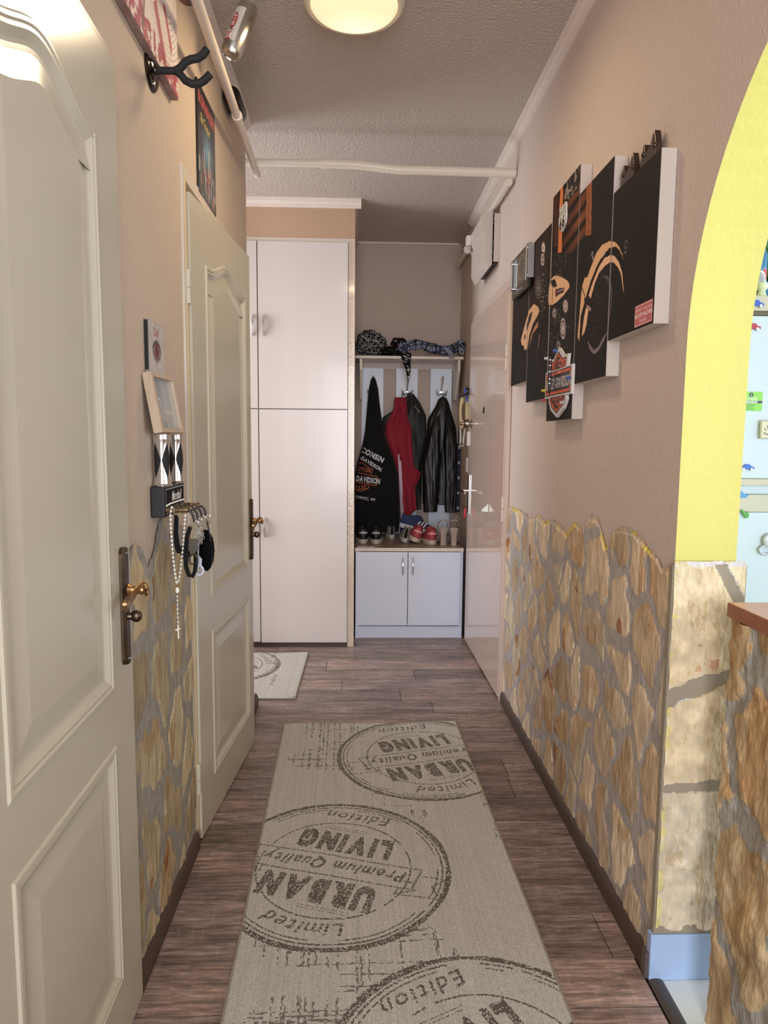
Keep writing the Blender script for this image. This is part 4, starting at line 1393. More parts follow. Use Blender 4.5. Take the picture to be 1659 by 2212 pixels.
# ------------------------------------------------------------------ RUGS
RB = (194, 191, 186); RD = (104, 99, 90)
def seal(p, c, Rr, ang, w, seedn):
    """woven round label; ang = direction of the top of the seal (radians from +v)"""
    ca, sa = math.cos(ang), math.sin(ang)
    pl = lambda x, y: (c[0] + x * ca + y * sa, c[1] - x * sa + y * ca)
    U, V = p.U - c[0], p.V - c[1]
    rr = np.sqrt(U * U + V * V)
    th = np.arctan2(V, U)
    p.a[rr < Rr * .99] = p.clean[rr < Rr * .99]
    before = p.a.copy()
    nz = fbm(th * 3 + 7, rr * 0 + seedn, 5 + seedn, 3)
    p.put((np.abs(rr - Rr * .975) < w * (.5 + .9 * nz)), RD)
    p.put((np.abs(rr - Rr * .925) < w * .33) & (nz > .3), RD)
    p.put((np.abs(rr - Rr * .885) < w * .25) & (nz > .42), RD)
    p.put((np.abs(rr - Rr * .655) < w * .30) & (nz < .72), RD)
    p.text('URBAN', Rr * .36, RD, lambda x, y: pl(x + Rr * .04, y + Rr * .345), bold=.085, sx=.62, spacing=1.2, shear=.0)
    p.text('LIVING', Rr * .34, RD, lambda x, y: pl(x, y - Rr * .335), bold=.085, sx=.60, spacing=1.4)
    p.text('*Premium Quality*', Rr * .19, RD, lambda x, y: pl(x, y), bold=.03, sx=.78, shear=.2, spacing=1.5)
    p.text('Limited', Rr * .19, RD, lambda x, y: pl(x, y + Rr * .775), bold=.01, sx=1.0, shear=.2, arc=Rr * .775, spacing=1.6)
    p.text('Edition', Rr * .19, RD, lambda x, y: pl(-x, -y - Rr * .775) if False else pl(x, y - Rr * .76), bold=.01, sx=1.0, shear=.2, spacing=1.6)
    k = Rr
    p.line([pl(-.74 * k, .135 * k), pl(.74 * k, .135 * k)], w * .55, RD)
    p.line([pl(-.74 * k, -.135 * k), pl(.74 * k, -.135 * k)], w * .55, RD)
    for s in (-1, 1):
        p.line([pl(s * .74 * k, -.135 * k), pl(s * .70 * k, .15 * k)], w * .7, RD)
        p.line([pl(s * .74 * k, .135 * k), pl(s * .58 * k, .22 * k), pl(s * .60 * k, .14 * k)], w * .5, RD)
        p.line([pl(s * .62 * k, .22 * k), pl(s * .95 * k, .19 * k), pl(s * .86 * k, .06 * k), pl(s * .96 * k, -.07 * k), pl(s * .76 * k, -.05 * k)], w * .45, RD)
    for dy in (.56, .53):
        p.line([pl(-.30 * k, dy * k), pl(.12 * k, dy * k)], w * .25, RD)
        p.line([pl(-.15 * k, -dy * k), pl(.28 * k, -dy * k)], w * .25, RD)
    ch = np.abs(p.a - before).sum(-1) > 1
    drop = ch & (hash2(np.floor(p.U / p.res), np.floor(p.V / p.res), 31) < .20)
    p.a[drop] = before[drop]
def weave(p, seed, dens=.80):
    iu, iv = np.floor(p.U / p.res), np.floor(p.V / p.res)
    p.a *= (0.93 + .14 * hash2(iu, iv, seed))[..., None]
    p.a *= (0.96 + .08 * hash2(iu, iv * 0, seed + 1))[..., None]
    p.clean = p.a.copy()
    cl = (fbm(p.U * 4.5, p.V * 3.5, seed + 2, 2) > .47)
    a = hash2(np.floor(iu / 2), iv * 0, seed + 3) > dens
    b = hash2(iu, np.floor(iv / 3), seed + 4) > .52
    c = hash2(iu * 0, np.floor(iv / 2), seed + 5) > .90
    d = hash2(np.floor(iu / 3), iv, seed + 6) > .55
    p.put(cl & ((a & b) | (c & d)), RD, .8)
def rug(name, corner, ang, w_, l_, paintfn, label, res=.003, thick=.006):
    """u across, v away from the camera, origin at the near-left corner"""
    p = Paint(0, w_, 0, l_, res, RB)
    paintfn(p)
    ca, sa = math.cos(ang), math.sin(ang)
    X0, Y0 = corner
    t = thing(name, (X0 + w_ / 2 * ca, Y0 + l_ / 2, 0), label, 'rug')
    curl = lambda U, V: thick + .0015 * np.sin(U * 21 + V * 9) * np.sin(V * 7) + .003 * np.exp(-((l_ - V) / .03) ** 2) * np.sin(U * 9)
    paint_mesh('woven_top', p, lambda U, V, H: (X0 + U * ca - V * sa, Y0 + U * sa + V * ca, H), 'rug', parent=t, height=curl)
    def q(u, v):
        return Vector((X0 + u * ca - v * sa, Y0 + u * sa + v * ca, float(curl(np.array(u), np.array(v))) - .002))
    path = []
    for i in range(60): path.append(q(w_ * i / 60, 0))
    for i in range(60): path.append(q(w_, l_ * i / 60))
    for i in range(60): path.append(q(w_ - w_ * i / 60, l_))
    for i in range(60): path.append(q(0, l_ - l_ * i / 60))
    MB().tube(path, .004, 8, closed=True).build('bound_edge', 'rugedge', t)
    return t
RA = R(1.35)
def rug_uv(x, y):
    dx, dy = x + .2905, y - .95
    return dx * math.cos(RA) + dy * math.sin(RA), -dx * math.sin(RA) + dy * math.cos(RA)
def main_paint(p):
    weave(p, 3)
    a1 = math.atan2(1.945 - 2.055, .162 + .216)
    c2 = rug_uv(-.074, 1.965)
    c1 = rug_uv(.268, 2.69)
    c3 = rug_uv(.275, 1.235)
    # tops point to the viewer: seal up = -v, turned by the tilt of its banner
    seal(p, c2, .357, math.pi - math.atan2(-.110, .378) - RA * 0 + R(1.35), .0085, 1)
    seal(p, c1, .357, math.pi - math.atan2(.117, .447) + R(1.35), .0085, 2)
    seal(p, c3, .357, math.pi - R(24), .0085, 3)
rug('runner_rug', (-.2905, .95), RA, .785, 2.065, main_paint, 'long greige woven runner rug with round printed lettering seals')
def mat_paint(p):
    weave(p, 9, .74)
    seal(p, (.36, .50), .30, math.pi - R(-62) - math.pi * 0, .010, 5)
rug('door_mat', (-1.12, 3.335), R(-.9), .80, .74, mat_paint, 'small beige woven mat with a round lettering seal at the foot of the closet')

# ------------------------------------------------------------------ LEFT WALL things
# slanted view print at the upper left
pp = Paint(1.25, 1.995, 2.214, 2.66, .0025, (226, 214, 204))
for i, (cx_, w_) in enumerate(((1.915, .030), (1.83, .042), (1.68, .05))):
    m = np.abs(pp.U - cx_ + (pp.V - 2.3) * .35 + .03 * np.sin(pp.V * 16 + i)) < w_ / 2
    pp.put(m & (fbm(pp.U * 40, pp.V * 40, 30 + i, 3) > .36), (168, 78, 92), .85)
m = (pp.V < 2.24 + .04 * fbm(pp.U * 12, pp.V * 0, 4, 3)) & (fbm(pp.U * 50, pp.V * 50, 6, 3) > .5)
pp.put(m, (158, 66, 84), .8)
for k in range(9):
    pp.line([(1.88 + (.10 + .012 * k) * math.cos(a), 2.50 + (.13 + .014 * k) * math.sin(a)) for a in [2 * math.pi * i / 40 for i in range(41)]], .0025, (150, 140, 138), .7)
pp.put((np.abs(pp.U - 1.72 - (pp.V - 2.4) * .2) < .012) & (fbm(pp.U * 70, pp.V * 30, 14, 3) > .5), (120, 100, 104), .7)
tp = thing('wall_print', (-.51, 1.62, 2.212), 'white and faded red printed board high on the left wall, cut by the frame', 'picture')
MB().box(-.519, -.5008, 1.25, 1.995, 2.212, 2.66).build('board', mat('board_edge', (160, 140, 134), .6, var=(14, .6, (112, 42, 54))), tp, bevel=.001)
paint_mesh('printed_face', pp, onX(-.500, 1), 'print', parent=tp)

# guitar hanger
gh = thing('guitar_hanger', (-.50, 1.81, 2.15), 'black foam-covered guitar hook with a round metal wall plate', 'wall hook')
mb = MB()
mb.lathe([(.050, 0), (.050, .004), (.046, .007), (.030, .007), (.026, .010), (.015, .012), (.012, .016), (.001, .016)], (WL, 1.81, 2.199), (1, 0, 0), 36)
mb.build('wall_plate', mat('dark_chrome', (74, 70, 66), .18, 1.0), gh)
for z in (.034, -.034):
    MB().lathe([(.006, .006), (.006, .010), (.001, .011)], (WL, 1.81, 2.199 + z), (1, 0, 0), 12).build('screw', 'steel', gh)
mb = MB()
mb.cyl((WL + .01, 1.81, 2.197), (-.452, 1.81, 2.197), .0085, n=16)
mb.build('arm', 'foam', gh)
mb = MB()
mb.tube([(-.458, 1.81, 2.197), (-.446, 1.81, 2.205), (-.434, 1.81, 2.219), (-.420, 1.81, 2.225), (-.404, 1.81, 2.228), (-.391, 1.81, 2.236), (-.381, 1.81, 2.250)], .0095, 14)
mb.build('upper_prong', 'foam', gh)
mb = MB()
mb.tube([(-.458, 1.81, 2.197), (-.446, 1.81, 2.188), (-.436, 1.81, 2.176), (-.420, 1.81, 2.168), (-.402, 1.81, 2.169), (-.388, 1.81, 2.178), (-.374, 1.81, 2.192)], .0095, 14)
mb.build('lower_prong', 'foam', gh)

# band poster
pb_ = Paint(2.28, 2.54, 2.075, 2.415, .002, (16, 16, 20))
U, V = pb_.U, pb_.V
g = np.clip(1 - np.hypot((U - 2.42) / .10, (V - 2.235) / .10), 0, 1)
pb_.a += g[..., None] * np.array([90, 150, 180])
m = (V < 2.25) & (fbm(U * 30, V * 18, 5, 4) > .47 + (V - 2.09) * 1.6)
pb_.a[m] = pb_.a[m] * .3 + np.array([74, 82, 74]) * .7
m = (V < 2.19) & (fbm(U * 45, V * 40, 25, 3) > .6)
pb_.a[m] = (150, 150, 138)
m = (V < 2.2) & (fbm(U * 26, V * 26, 45, 3) > .68)
pb_.a[m] = (150, 66, 60)
r = random.Random(3)
for k in range(34):
    a = (r.uniform(2.30, 2.52), r.uniform(2.09, 2.18)); dx, dz = r.uniform(-.02, .03), r.uniform(.02, .09)
    c_ = r.choice([(140, 60, 54), (60, 90, 110), (196, 190, 180), (120, 100, 80), (40, 44, 46)])
    pb_.line([a, (a[0] + dx, a[1] + dz)], r.uniform(.003, .008), c_)
pb_.text('IRON MAIDEN', .052, (206, 90, 90), lambda x, y: (2.412 + x, 2.372 + y), bold=.03, sx=.66)
pb_.text('The Trooper', .040, (210, 190, 70), lambda x, y: (2.385 + x, 2.318 + y), bold=.01, sx=.62, shear=.3)
for a, b in (((2.28, 2.075), (2.54, 2.075)), ((2.54, 2.075), (2.54, 2.415)), ((2.54, 2.415), (2.28, 2.415)), ((2.28, 2.415), (2.28, 2.075))):
    pb_.line([a, b], .012, (14, 14, 14))
ps = thing('band_poster', (-.517, 2.41, 2.075), 'black framed heavy metal band poster with red title above the ajar door', 'poster')
MB().box(-.5195, -.5135, 2.28, 2.54, 2.075, 2.415).build('poster_frame', 'black', ps)
paint_mesh('poster_print', pb_, onX(-.513, 1), 'glossprint', parent=ps)

# drink cans
def can(name_l, base, axis, body_m, r0=.033, h=.168, deco=None):
    axis = Vector(axis).normalized(); base = Vector(base)
    t = thing('drink_can', base, name_l, 'can')
    mb = MB()
    mb.lathe([(r0 * .80, .004), (r0 * .84, 0), (r0 * .9, .004), (r0, .014), (r0, h - .016), (r0 * .86, h - .004), (r0 * .87, h), (r0 * .82, h - .001)], base, axis, 36)
    o = mb.build('can_body', body_m, t)
    MB().lathe([(r0 * .80, .006), (r0 * .6, .010), (.001, .012)], base, axis, 30).build('can_base', 'steel', t)
    MB().lathe([(r0 * .83, h - .002), (r0 * .8, h - .006), (.001, h - .006)], base, axis, 30).build('can_lid', 'steel', t)
    return t
can('dark can with a silver end high on the left wall past the poster', (-.484, 2.70, 2.565), (0.0, 1, 0), mat('dark_can', (46, 42, 38), .3, .7))
can('dark reddish can lying high on the left wall above the guitar hook, nearest one', (-.484, 1.90, 2.525), (0, 1, 0), mat('red_dark_can', (50, 34, 32), .3, .6, var=(18, .8, (120, 40, 40))))
sc_ = can('silver can with a red and white label hanging tilted from the ceiling', (-.419, 2.335, 2.508), (.057, .014, .150), mat('silver_can', (200, 198, 194), .25, 1.0))
# label on the silver can wraps the side facing the corridor
ax = Vector((.057, .014, .150)).normalized(); bs = Vector((-.419, 2.335, 2.508))
uu = Vector((0, -1, 0)); uu = (uu - ax * uu.dot(ax)).normalized(); ww = ax.cross(uu)
pc = Paint(-.2, 1.15, .03, .14, .0022, (206, 200, 190))
pc.u = 0
pc.poly([(.25, .03), (.95, .03), (.95, .055), (.25, .055)], (176, 44, 44))
pc.text('R', .022, (230, 220, 214), lambda x, y: (.45 + x * 26, .043 + y), bold=.05)
pc.text('S', .022, (230, 220, 214), lambda x, y: (.78 + x * 26, .043 + y), bold=.05)
m = (np.hypot((pc.U - .55) / .34, (pc.V - .092) / .028) < 1)
pc.put(m, (170, 50, 46)); 
m = (np.hypot((pc.U - .55) / .22, (pc.V - .094) / .020) < 1) & (np.sin(pc.V * 900) > -.2)
pc.put(m, (232, 224, 214))
pc.put((np.abs(pc.U - .55) < .22) & (pc.V < .07) & (pc.V > .058) & (fbm(pc.U * 20, pc.V * 300, 3, 2) > .5), (40, 30, 30))
pc.res_u = 1
def can_map(U, V, H):
    rr = .0336
    x = bs.x + ax.x * V + rr * (uu.x * np.cos(U) + ww.x * np.sin(U) * -1)
    y = bs.y + ax.y * V + rr * (uu.y * np.cos(U) + ww.y * np.sin(U) * -1)
    z = bs.z + ax.z * V + rr * (uu.z * np.cos(U) + ww.z * np.sin(U) * -1)
    return x, y, z
# resample so that one radian of the label is finely divided
pc2 = Paint(-.2, 1.15, .03, .14, .0022, (0, 0, 0)); pc2.a = pc.a
paint_mesh('can_label', pc2, can_map, 'glossprint', parent=sc_, smooth=True)

# amp-shaped key rack
ar = thing('key_rack', (-.50, 1.80, 1.10), 'black amplifier-shaped key rack with four jack plugs', 'key rack')
MB().box(-.5195, -.4835, 1.71, 1.90, 1.10, 1.178).build('cabinet_box', 'tolex', ar, bevel=.004, seg=3)
pa_ = Paint(1.718, 1.892, 1.108, 1.171, .001, (18, 18, 19))
for a, b in (((1.719, 1.109), (1.891, 1.109)), ((1.891, 1.109), (1.891, 1.170)), ((1.891, 1.170), (1.719, 1.170)), ((1.719, 1.170), (1.719, 1.109))):
    pa_.line([a, b], .0016, (190, 190, 186))
pa_.text('Marshall', .033, (232, 230, 222), lambda x, y: (1.815 + x, 1.150 + y), bold=.03, sx=.72, shear=.3)
paint_mesh('front_panel', pa_, onX(-.4825, 1), 'print', parent=ar)
jy = [1.722, 1.762, 1.802, 1.845]
jz = 1.119
tips = []
for i, y in enumerate(jy):
    mb = MB()
    x0 = -.4835
    mb.lathe([(.009, 0), (.009, .010), (.0075, .011), (.0078, .030), (.0065, .031), (.0065, .036), (.0078, .037), (.0078, .052), (.006, .054), (.001, .054)], (x0, y, jz), (1, 0, 0), 20)
    o = mb.build('jack_plug', mat('nickel', (158, 140, 120), .2, 1.0), ar)
    mb = MB()
    mb.lathe([(.0082, .018), (.0082, .022)], (x0, y, jz), (1, 0, 0), 8); mb.lathe([(.0082, .042), (.0082, .046)], (x0, y, jz), (1, 0, 0), 8)
    mb.build('knurled_band', 'chrome', o)
    tips.append(Vector((x0 + .053, y, jz)))
def cable_ring(i, drop, dx, label, ringr=.0095):
    tp_ = tips[i]
    t = thing('key_ring', tp_, label, 'key ring', 'key rings on the amplifier rack')
    e = tp_ + Vector((dx, 0, -drop))
    MB().tube([tp_ - Vector((.002, 0, 0)), tp_ + Vector((dx * .45, 0, -.004)), tp_ + Vector((dx * .8, 0, -drop * .45)), e], .0032, 10).build('cable_loop', 'black', t)
    mb = MB()
    c = e + Vector((.002, 0, -ringr * .8))
    mb.tube([c + Vector((math.cos(a) * ringr, .003 * math.sin(a * 2), math.sin(a) * ringr)) for a in [2 * math.pi * k / 26 for k in range(26)]], .0009, 6, closed=True)
    mb.build('split_ring', 'chrome', t)
    return c
r0 = cable_ring(0, .030, .016, 'near key ring on a black cable, holding the bottle opener', .011)
r1 = cable_ring(1, .028, .016, 'second key ring from the camera, holding a charm cluster')
r2 = cable_ring(2, .026, .017, 'third key ring from the camera on the rack', .010)
r3 = cable_ring(3, .028, .018, 'far key ring on the rack, holding the black fur pompom', .011)
def at_y(px, py, y):
    return at(px, py, Y=y)
# bottle opener
bo = thing('bottle_opener', at_y(417, 1190, 1.715), 'dark pewter bottle opener hanging from the near key ring', 'bottle opener')
c = at_y(417, 1178, 1.712)
S = 1.712 / 1480
def Q(px, py, dy=0):
    return at(px, py, Y=1.712 + dy)
o_ = [(407, 1166), (412, 1164), (423, 1164), (428, 1168), (426, 1176), (429, 1184), (424, 1192), (421, 1196), (412, 1196), (406, 1188), (408, 1178)]
MB().prism([Q(*p) for p in o_], (0, .004, 0)).build('opener_shield', mat('pewter', (74, 70, 62), .4, .9), bo, bevel=.0008)
mb = MB(); mb.tube([Q(417.5 + 9 * math.cos(a), 1208 + 10.5 * math.sin(a), .002) for a in [2 * math.pi * k / 24 for k in range(24)]], .0025, 8, closed=True)
mb.build('opener_loop', 'pewter' if 'pewter' in M else MATS['pewter'], bo)
mb = MB()
for k in range(3):
    mb.tube([Q(416 + 1.5 * math.cos(a) + k % 2, 1154 + k * 4 + 2.6 * math.sin(a), .001) for a in [2 * math.pi * j / 10 for j in range(10)]], .0006, 5, closed=True)
mb.build('chain', 'steel', bo)
# black webbing strap on the near ring
def strap(pts, w, th, m, name, lab, cat, depth):
    mb = MB()
    rs = []
    for i, (px, py, hw) in enumerate(pts):
        p = at(px, py, Y=depth)
        k = depth / 1480
        rs.append([p + Vector((-hw * k, 0, 0)), p + Vector((0, -th, 0)), p + Vector((hw * k, 0, 0)), p + Vector((0, th, 0))])
    mb.rings(rs, True, True)
    return tag(mb.build(name, m, auto=60), lab, cat)
mb = MB()
mb.tube([at(x, y, Y=1.732) for x, y in ((411, 1138), (404, 1160), (401, 1195), (402, 1225), (408, 1243), (416, 1245), (421, 1234), (423, 1215), (422, 1190))], .0078, 10, flat=.7)
tag(mb.build('webbing_strap', 'blackcloth'), 'black webbing wrist strap looped behind the bottle opener', 'strap')
strap([(379, 1112, 3), (381, 1118, 5), (380, 1150, 5), (382, 1175, 6), (386, 1188, 7), (388, 1195, 6)], 0, .003, 'blackcloth', 'leather_fob', 'narrow black strap fob hanging beside the white beads', 'strap', 1.74)
# charm cluster
mb = MB()
r = random.Random(8)
for k in range(30):
    p = at(432 + r.uniform(-7, 7), 1120 + k * 1.8, Y=1.765)
    mb.tube([p + Vector((.003 * math.cos(a), .001 * math.sin(a), .004 * math.sin(a))) for a in [2 * math.pi * j / 8 for j in range(8)]], .0007, 5, closed=True)
for k in range(10):
    p = at(433 + r.uniform(-6, 6), 1145 + r.uniform(-10, 22), Y=1.765)
    mb.ball(p, .003, 8, 5)
tag(mb.build('charm_cluster', 'steel'), 'cluster of small silver chains and charms on the second key ring', 'charms')
# white bottle opener / ring charm
mb = MB()
mb.prism([at(x, y, Y=1.775) for x, y in ((427, 1165), (430, 1170), (429, 1200), (436, 1208), (435, 1220), (424, 1226), (424, 1205), (426, 1190))], (0, .003, 0))
mb.tube([at(430 + 9 * math.cos(a), 1232 + 10 * math.sin(a), Y=1.777) for a in [2 * math.pi * k / 22 for k in range(22)]], .0024, 8, closed=True)
tag(mb.build('white_key_charm', mat('white_metal', (206, 214, 230), .4)), 'white key charm with an open ring end hanging among the keys', 'key charm')
# fur pompom and its strap
mb = MB()
r = random.Random(2)
pc0 = at(446, 1188, Y=1.842)
def fur(d):
    return 1 + .10 * mnoise.noise(d * 9) + .05 * r.uniform(-1, 1)
mb.ball(pc0, .034, 44, 34, sc=(.60, .60, 1.55), fn=fur)
mb.ball(at(400, 1192, Y=1.80), .020, 24, 16, sc=(.6, .6, 1.0), fn=fur)
pm_ = mb.build('fur_pompom', mat('black_fur', (12, 12, 13), .95, bump=(400, 1, .003), spec=.1), auto=0)
tag(pm_, 'black furry pompom charm at the far end of the key rack', 'pompom')
mb = MB()
mb.tube([at(x, y, Y=1.835) for x, y in ((446, 1122), (450, 1140), (456, 1170), (459, 1200), (455, 1225), (448, 1233), (438, 1228))], .004, 8, flat=.5)
tag(mb.build('cord_loop', 'black'), 'black cord loop hanging around the fur pompom', 'cord')

# rosary
ro = thing('bead_rosary', at(384, 1265, Y=1.70), 'white bead rosary with a small cross hanging from the key rack', 'rosary')
mb = MB()
def beads(pts, step=.0105, rad=.0032):
    P = [Vector(p) for p in pts]
    L_ = [0]
    for a, b in zip(P[:-1], P[1:]):
        L_.append(L_[-1] + (b - a).length)
    n = int(L_[-1] / step)
    for i in range(n + 1):
        d = i * step
        for j in range(len(P) - 1):
            if L_[j + 1] >= d:
                q_ = P[j].lerp(P[j + 1], (d - L_[j]) / (L_[j + 1] - L_[j] + 1e-9))
                mb.ball(q_, rad, 10, 6)
                break
    mb.tube(P, .0006, 5)
left_ = [at(x, y, Y=1.705) for x, y in ((371, 1096), (368, 1110), (369, 1140), (372, 1180), (375, 1215), (379, 1245), (382, 1262))]
right_ = [at(x, y, Y=1.735) for x, y in ((401, 1105), (399, 1130), (397, 1160), (394, 1195), (391, 1225), (388, 1245), (384, 1262))]
beads(left_); beads(right_)
beads([Vector((-.478, 1.705, 1.131)), Vector((-.476, 1.73, 1.134)), Vector((-.476, 1.80, 1.134)), Vector((-.474, 1.86, 1.134))], .006, .0022)
beads([at(x, y, Y=1.708) for x, y in ((383, 1288), (384, 1330), (385, 1352))], .011, .0024)
mb.ball(at(383, 1275, Y=1.706), .0065, 12, 8, sc=(.75, .5, 1.25))
mb.build('bead_string', 'pearl', ro)
mb = MB()
for a, b in (((384.5, 1350), (385.5, 1378)), ((380.5, 1361), (390, 1357))):
    mb.tube([at(*a, Y=1.708), at(*b, Y=1.708)], .0018, 8)
mb.ball(at(380.5, 1361, Y=1.708), .0026, 8, 5); mb.ball(at(385.5, 1378, Y=1.708), .0024, 8, 5)
mb.build('cross', 'pearl', ro)

# two chrome grips standing on the rack
def grip(y, lab):
    x = -.4955
    t = thing('chrome_grip', (x, y, 1.178), lab, 'grip', 'chrome and black grips')
    z0 = 1.178
    prof = [(.0235, 0), (.024, .003), (.0215, .006), (.0215, .010), (.0208, .014)]
    for i in range(13):
        u = i / 12
        prof.append((.0205 - .0030 * math.sin(math.pi * u), .016 + .096 * u))
    prof += [(.0212, .115), (.0220, .118), (.0212, .122), (.0220, .126), (.0215, .129), (.001, .129)]
    MB().lathe(prof, (x, y, z0), (0, 0, 1), 40).build('grip_body', 'chrome', t)
    for k in range(4):
        mb = MB()
        a0 = k * math.pi / 2 - .62
        n = 12
        L_, R_ = [], []
        for i in range(n + 1):
            u = i / n
            w_ = .72 * (1 - abs(2 * u - 1)) + .02
            rr = .0205 - .0030 * math.sin(math.pi * (.08 + .84 * u)) + .0008
            z = z0 + .022 + .084 * u
            row = []
            for j in range(7):
                a = a0 + w_ * (j / 3 - 1)
                row.append(Vector((x + rr * math.cos(a), y + rr * math.sin(a), z)))
            L_.append(row)
        vs = [p for row in L_ for p in row]
        fs = [(i * 7 + j, i * 7 + j + 1, (i + 1) * 7 + j + 1, (i + 1) * 7 + j) for i in range(n) for j in range(6)]
        mb.add(vs, fs, True)
        mb.build('rubber_diamond', 'foam', t, auto=0)
    return t
grip(1.738, 'chrome grip with black diamonds, the nearer one on the key rack')
grip(1.868, 'chrome grip with black diamonds, the farther one on the key rack')

# leaning pale wood frame
fr = thing('picture_frame', (-.50, 1.76, 1.31), 'small pale wooden picture frame leaning over the chrome grips', 'picture frame')
FA, FB = Vector((-.497, 1.675, 1.3085)), Vector((-.520, 1.668, 1.452))
fy = Vector((.01, .168, 0)); fz = (FB - FA); fn_ = fy.cross(fz).normalized() * -1
if fn_.x < 0: fn_ = -fn_
TH = .023
def FQ(u, v, q):
    return FA + fy * u + fz * v + fn_ * q
def fbox(mb, u0, u1, v0, v1, q0, q1):
    c = [FQ(u, v, q) for u in (u0, u1) for v in (v0, v1) for q in (q0, q1)]
    mb.add(c, [(0, 1, 3, 2), (4, 6, 7, 5), (0, 4, 5, 1), (2, 3, 7, 6), (0, 2, 6, 4), (1, 5, 7, 3)])
for b in ((0, .09, 0, 1), (.91, 1, 0, 1), (.0902, .9098, 0, .075), (.0902, .9098, .925, 1)):
    mb = MB(); fbox(mb, *b, .001, TH); mb.build('frame_bar', 'palewood', fr, bevel=.0008)
mb = MB(); fbox(mb, .09, .91, .075, .925, .001, .004); mb.build('backing', mat('frame_back', (92, 84, 78), .6), fr)
pf = Paint(0, 1, 0, 1, .01, (96, 88, 80))
pf.poly([(.05, .3), (.45, .3), (.45, .95), (.05, .95)], (120, 108, 96)); pf.poly([(.55, 0), (1, 0), (1, 1), (.6, 1)], (150, 146, 138))
pf.poly([(.06, .05), (.52, .05), (.48, .64), (.06, .66)], (206, 204, 198)); pf.poly([(.09, .05), (.48, .05), (.45, .58), (.09, .60)], (112, 112, 118))
m = (pf.V < .18) & (pf.U < .75) & (fbm(pf.U * 14, pf.V * 14, 4, 2) > .4); pf.put(m, (104, 52, 40))
pf.poly([(.56, .32), (1, .30), (1, .38), (.56, .40)], (200, 186, 150))
paint_mesh('photo', pf, lambda U, V, H: (FA.x + fy.x * (.09 + .82 * U) + fz.x * (.08 + .84 * V) + fn_.x * .006, FA.y + fy.y * (.09 + .82 * U) + fz.y * (.08 + .84 * V) + fn_.y * .006, FA.z + fz.z * (.08 + .84 * V) + fn_.z * .006), 'glossprint', parent=fr)
mb = MB(); fbox(mb, .09, .91, .075, .925, .0145, .016); mb.build('glass', 'glass', fr)
mb = MB(); mb.tube([FQ(1.0, .12, .01), FQ(1.10, .16, .015), FQ(1.14, .10, .012), FQ(1.05, .03, .01), FQ(.99, .05, .008)], .0007, 6); mb.build('string', mat('jute', (176, 150, 116), .8), fr)

# CD case
cd = thing('cd_case', (-.515, 1.765, 1.46), 'slim plastic music album case with an eye on its cover, on the left wall', 'music album')
MB().box(-.5195, -.5105, 1.700, 1.835, 1.458, 1.583).build('case', mat('case_plastic', (150, 150, 150), .15, coat=.5), cd, bevel=.001)
MB().box(-.5185, -.5108, 1.6975, 1.6998, 1.462, 1.580).build('spine', mat('spine_black', (20, 20, 22), .3), cd)
pq_ = Paint(1.702, 1.833, 1.460, 1.581, .001, (196, 190, 184))
U, V = pq_.U, pq_.V
pq_.a *= (.9 + .18 * fbm(U * 50, V * 50, 3, 3))[..., None]
d = np.hypot((U - 1.768) / .026, (V - 1.513) / .020)
pq_.put(d < 1.5, (150, 138, 134), .6); pq_.put(d < 1.15, (52, 40, 40), .8); pq_.put(d < .95, (150, 120, 116)); pq_.put(np.hypot((U - 1.768) / .015, (V - 1.514) / .018) < 1, (104, 34, 34))
pq_.line([(1.735, 1.52), (1.75, 1.533), (1.768, 1.537), (1.79, 1.530), (1.80, 1.515)], .004, (60, 48, 48))
pq_.line([(1.766, 1.495), (1.765, 1.465)], .002, (120, 90, 88))
pq_.text('Sub', .030, (172, 54, 54), lambda x, y: (1.765 + x, 1.560 + y), bold=.02, sx=.8, shear=.3)
paint_mesh('cover', pq_, onX(-.5100, 1), 'glossprint', parent=cd)

